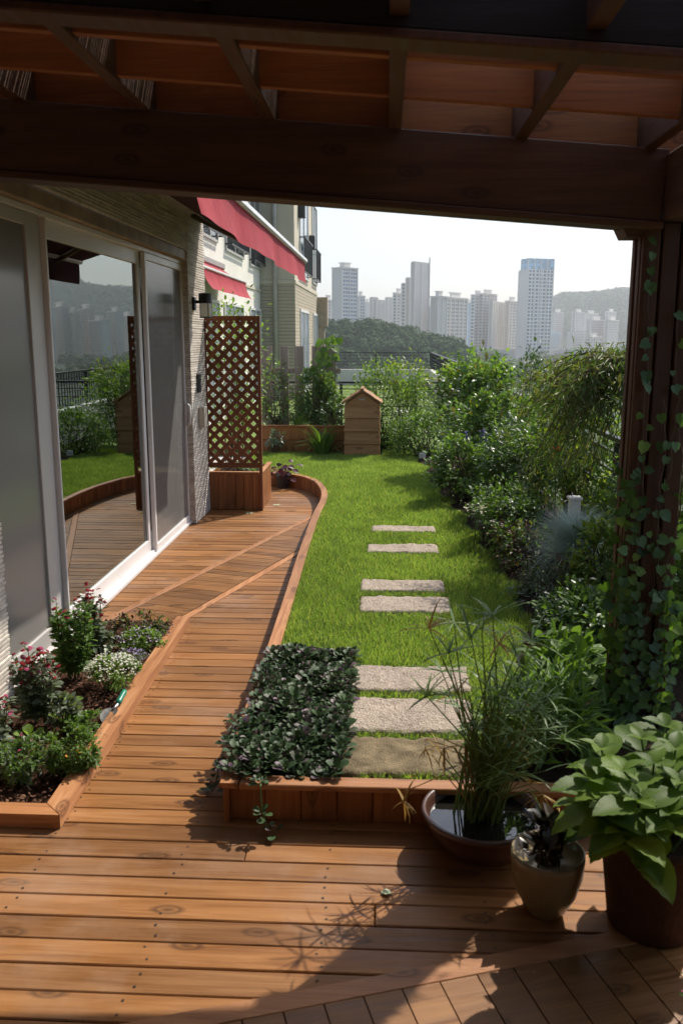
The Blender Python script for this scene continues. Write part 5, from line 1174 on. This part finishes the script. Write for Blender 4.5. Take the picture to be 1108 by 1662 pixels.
for k,(px,w,yt,D) in enumerate(((1040,30,512,900),(1062,26,505,850),(1085,34,520,760),(1110,30,500,820),(1136,26,506,780),(1155,30,496,800),(1180,28,500,760),(1206,30,518,700),(1232,26,508,760),(1255,34,520,700),(1290,30,512,760),(1325,34,505,800))):
    T('hillside block beyond the post, number %d from the post outward'%(k+1) if 0 else ('hillside block mirrored in the glass door, %s of twelve'%TL[k]),px,px+w*.35,px+w,yt,D,rq.choice([blankb,blank,blankw]),rq.choice([fpink,fwarm,fgrey]),30,group='blocks mirrored in the glass door')
# masts
for x,yt,yb,D,lb in ((697,418,560,720,'tall thin mast beside the tallest central tower'),(895,440,570,940,'tall thin mast beside the big white tower')):
    a=atY(x,yt,D); m=MB(); m.tube([(0,0,0),(0,0,a[2]-GZ)],.45,6); o=m.build('mast',plain('mast_paint',(.4,.36,.34),.6,.3)); o.location=(a[0],D,GZ); tag(o,lb,'mast')
# embankment wall and green strip
m=MB(); m.box(mx(770)*880,mx(1030)*880,880,884,GZ,EYE+(ray(850,567)[2]/ray(850,567)[1])*880); tag(m.build('embankment_wall',plain('embankment_concrete',(.42,.42,.41),.9,.1,var=.1,scale=.2)),'long pale embankment wall below the right-hand towers','wall')
def ico_pts(): pass
def crowns(name,label,C,R,nper,leaf,mats,seed,kind='stuff'):
    r=np.random.default_rng(seed); P=[];S1=[];D=[];U=[]
    for c,rad in zip(C,R):
        d=unit(nper,r); d[:,2]=np.abs(d[:,2])*1.1-.3; lump=1+.22*np.sin(d[:,0]*5+c[0])*np.sin(d[:,1]*6+c[1])+.12*np.sin(d[:,2]*9+c[0]); q=r.uniform(.86,1.03,nper)*lump
        P.append(np.array(c)+d*q[:,None]*rad); D.append(unit(nper,r)); U.append(d+unit(nper,r)*.3+[0,0,.1]); S1.append(r.uniform(.6,1.4,nper)*leaf*rad)
    P=np.concatenate(P);D=np.concatenate(D);U=np.concatenate(U);S1=np.concatenate(S1); D=np.cross(U,D)
    quad=([(-.5,0,0),(.35,.1,.1),(.5,.8,0),(-.3,1,.08)],[(0,1,2,3)])
    o=inst(name,*quad,P,frames(D,U),S1,mats,kind=kind); return tag(o,label)
wood_g=leafmat('forest_leaves',(.022,.056,.022),(.05,.10,.036),.15,.8,.1)
# wooded knoll on the left
rg2=np.random.default_rng(15); ridge=np.array([(480,517),(525,514),(560,515),(600,514),(640,519),(665,528),(700,534),(730,544),(755,553),(770,572),(785,590)],float)
C=[];R=[]
V=[];F=[];nx,ny=40,10
for j in range(ny):
    D=255+j*14
    for i in range(nx):
        px=450+i*8.6; ytop=np.interp(px,ridge[:,0],ridge[:,1]); zt=EYE+(ray(px,ytop)[2]/ray(px,ytop)[1])*(255+9*14)-5; f=math.sin(min(1,j/(ny-1))*math.pi/2)
        V.append((mx(px)*D,D,GZ+(zt-GZ)*f))
F=[(j*nx+i,j*nx+i+1,(j+1)*nx+i+1,(j+1)*nx+i) for j in range(ny-1) for i in range(nx-1)]
tag(MB().add(V,F).build('wooded_knoll',plain('knoll_earth',(.02,.035,.016),.95,.05),smooth=True),kind='structure')
for k in range(640):
    u=rg2.random(); px=rg2.uniform(455,775); D=255+125*u; ytop=np.interp(px,ridge[:,0],ridge[:,1]); zt=EYE+(ray(px,ytop)[2]/ray(px,ytop)[1])*(255+9*14)-5; f=math.sin(min(1,u)*math.pi/2)
    z=GZ+(zt-GZ)*f; rad=rg2.uniform(2.3,4.6); C.append((mx(px)*D,D,z+rg2.uniform(-2.5,2.0))); R.append(rad)
crowns('woodland','dense dark woodland covering the knoll',C,R,190,.22,wood_g,5)
# trees along the embankment and in the valley
C=[];R=[]
for k in range(170):
    px=rg2.uniform(765,1330); D=rg2.uniform(420,860); C.append((mx(px)*D,D,GZ+rg2.uniform(1,4)+ (rg2.random()<.15)*4)); R.append(rg2.uniform(4,8))
crowns('valley_trees','hazy belt of trees along the embankment',C,R,110,.26,leafmat('valley_leaves',(.05,.085,.035),(.09,.13,.05),.15,.8,.1),6)
# hill range on the right
def hill(name,prof,D0,D1,seed,mat,label,dy=0):
    r=np.random.default_rng(seed); nx,ny=150,26; V=[]; x0,x1=prof[0][0],prof[-1][0]; pr=np.array(prof,float)+[0,dy]
    for j in range(ny):
        u=j/(ny-1); D=D0+(D1-D0)*u; f=math.sin(u*math.pi/2)**.9
        for i in range(nx):
            px=x0+(x1-x0)*i/(nx-1); zt=EYE+(ray(px,np.interp(px,pr[:,0],pr[:,1]))[2]/ray(px,545)[1])*D1
            n=6*math.sin(px*.05+u*6)+4*math.sin(px*.13+u*11)+r.normal()*1.2
            V.append((mx(px)*D,D,GZ+(zt-GZ)*f+n*f*(1-u*.8)))
    b=len(V)
    for i in range(nx): p=V[(ny-1)*nx+i]; V.append((p[0],p[1]+600,GZ))
    F=[(j*nx+i,j*nx+i+1,(j+1)*nx+i+1,(j+1)*nx+i) for j in range(ny) for i in range(nx-1)]
    o=MB().add(V,F).build(name,mat,smooth=True); tag(o,kind='structure'); return np.array(V[:b]).reshape(ny,nx,3)
hm=plain('hill_forest_floor',(.03,.05,.022),.95,.05,var=.4,scale=.02)
Hh=hill('hills',[(700,560),(760,535),(820,505),(860,492),(893,483),(905,479),(920,476),(940,478),(960,475),(990,469),(1020,468),(1060,466),(1100,462),(1140,452),(1180,448),(1220,455),(1260,462),(1320,468),(1400,480),(1500,500)],1420,1900,8,hm,'',9)
C=[];R=[]
for k in range(2600):
    j=rg2.uniform(3,24.99); i=rg2.uniform(30,125); a=Hh[int(j),int(i)]; b_=Hh[int(j)+1 if j<24 else 25,int(i)+1]; t=rg2.random(); p=a*(1-t)+b_*t; C.append((p[0],p[1],p[2]+1)); R.append(rg2.uniform(7,13))
for i in range(20,140):
    for q in range(3): a=Hh[25,i]; b_=Hh[25,i+1]; t=rg2.random(); p=a*(1-t)+b_*t; C.append((p[0],p[1],p[2])); R.append(rg2.uniform(5,12))
crowns('hill_forest','forest covering the distant hills',C,R,42,.45,wood_g,9)
hill('far_hills',[(300,560),(450,520),(560,530),(700,540),(760,543),(900,538)],2900,3300,10,hm,'')
# haze
m=MB(); m.box(-3400,4200,-300,3350+700,GZ-1,330); g=G('haze_air'); v=g.n('ShaderNodeVolumePrincipled'); v.inputs['Color'].default_value=(.90,.95,1,1); v.inputs['Density'].default_value=.00034; v.inputs['Anisotropy'].default_value=.25
oo=g.n('ShaderNodeOutputMaterial'); g.t.links.new(v.outputs[0],oo.inputs['Volume']); tag(m.build('haze',g.m),'pale summer haze over the valley',kind='stuff')
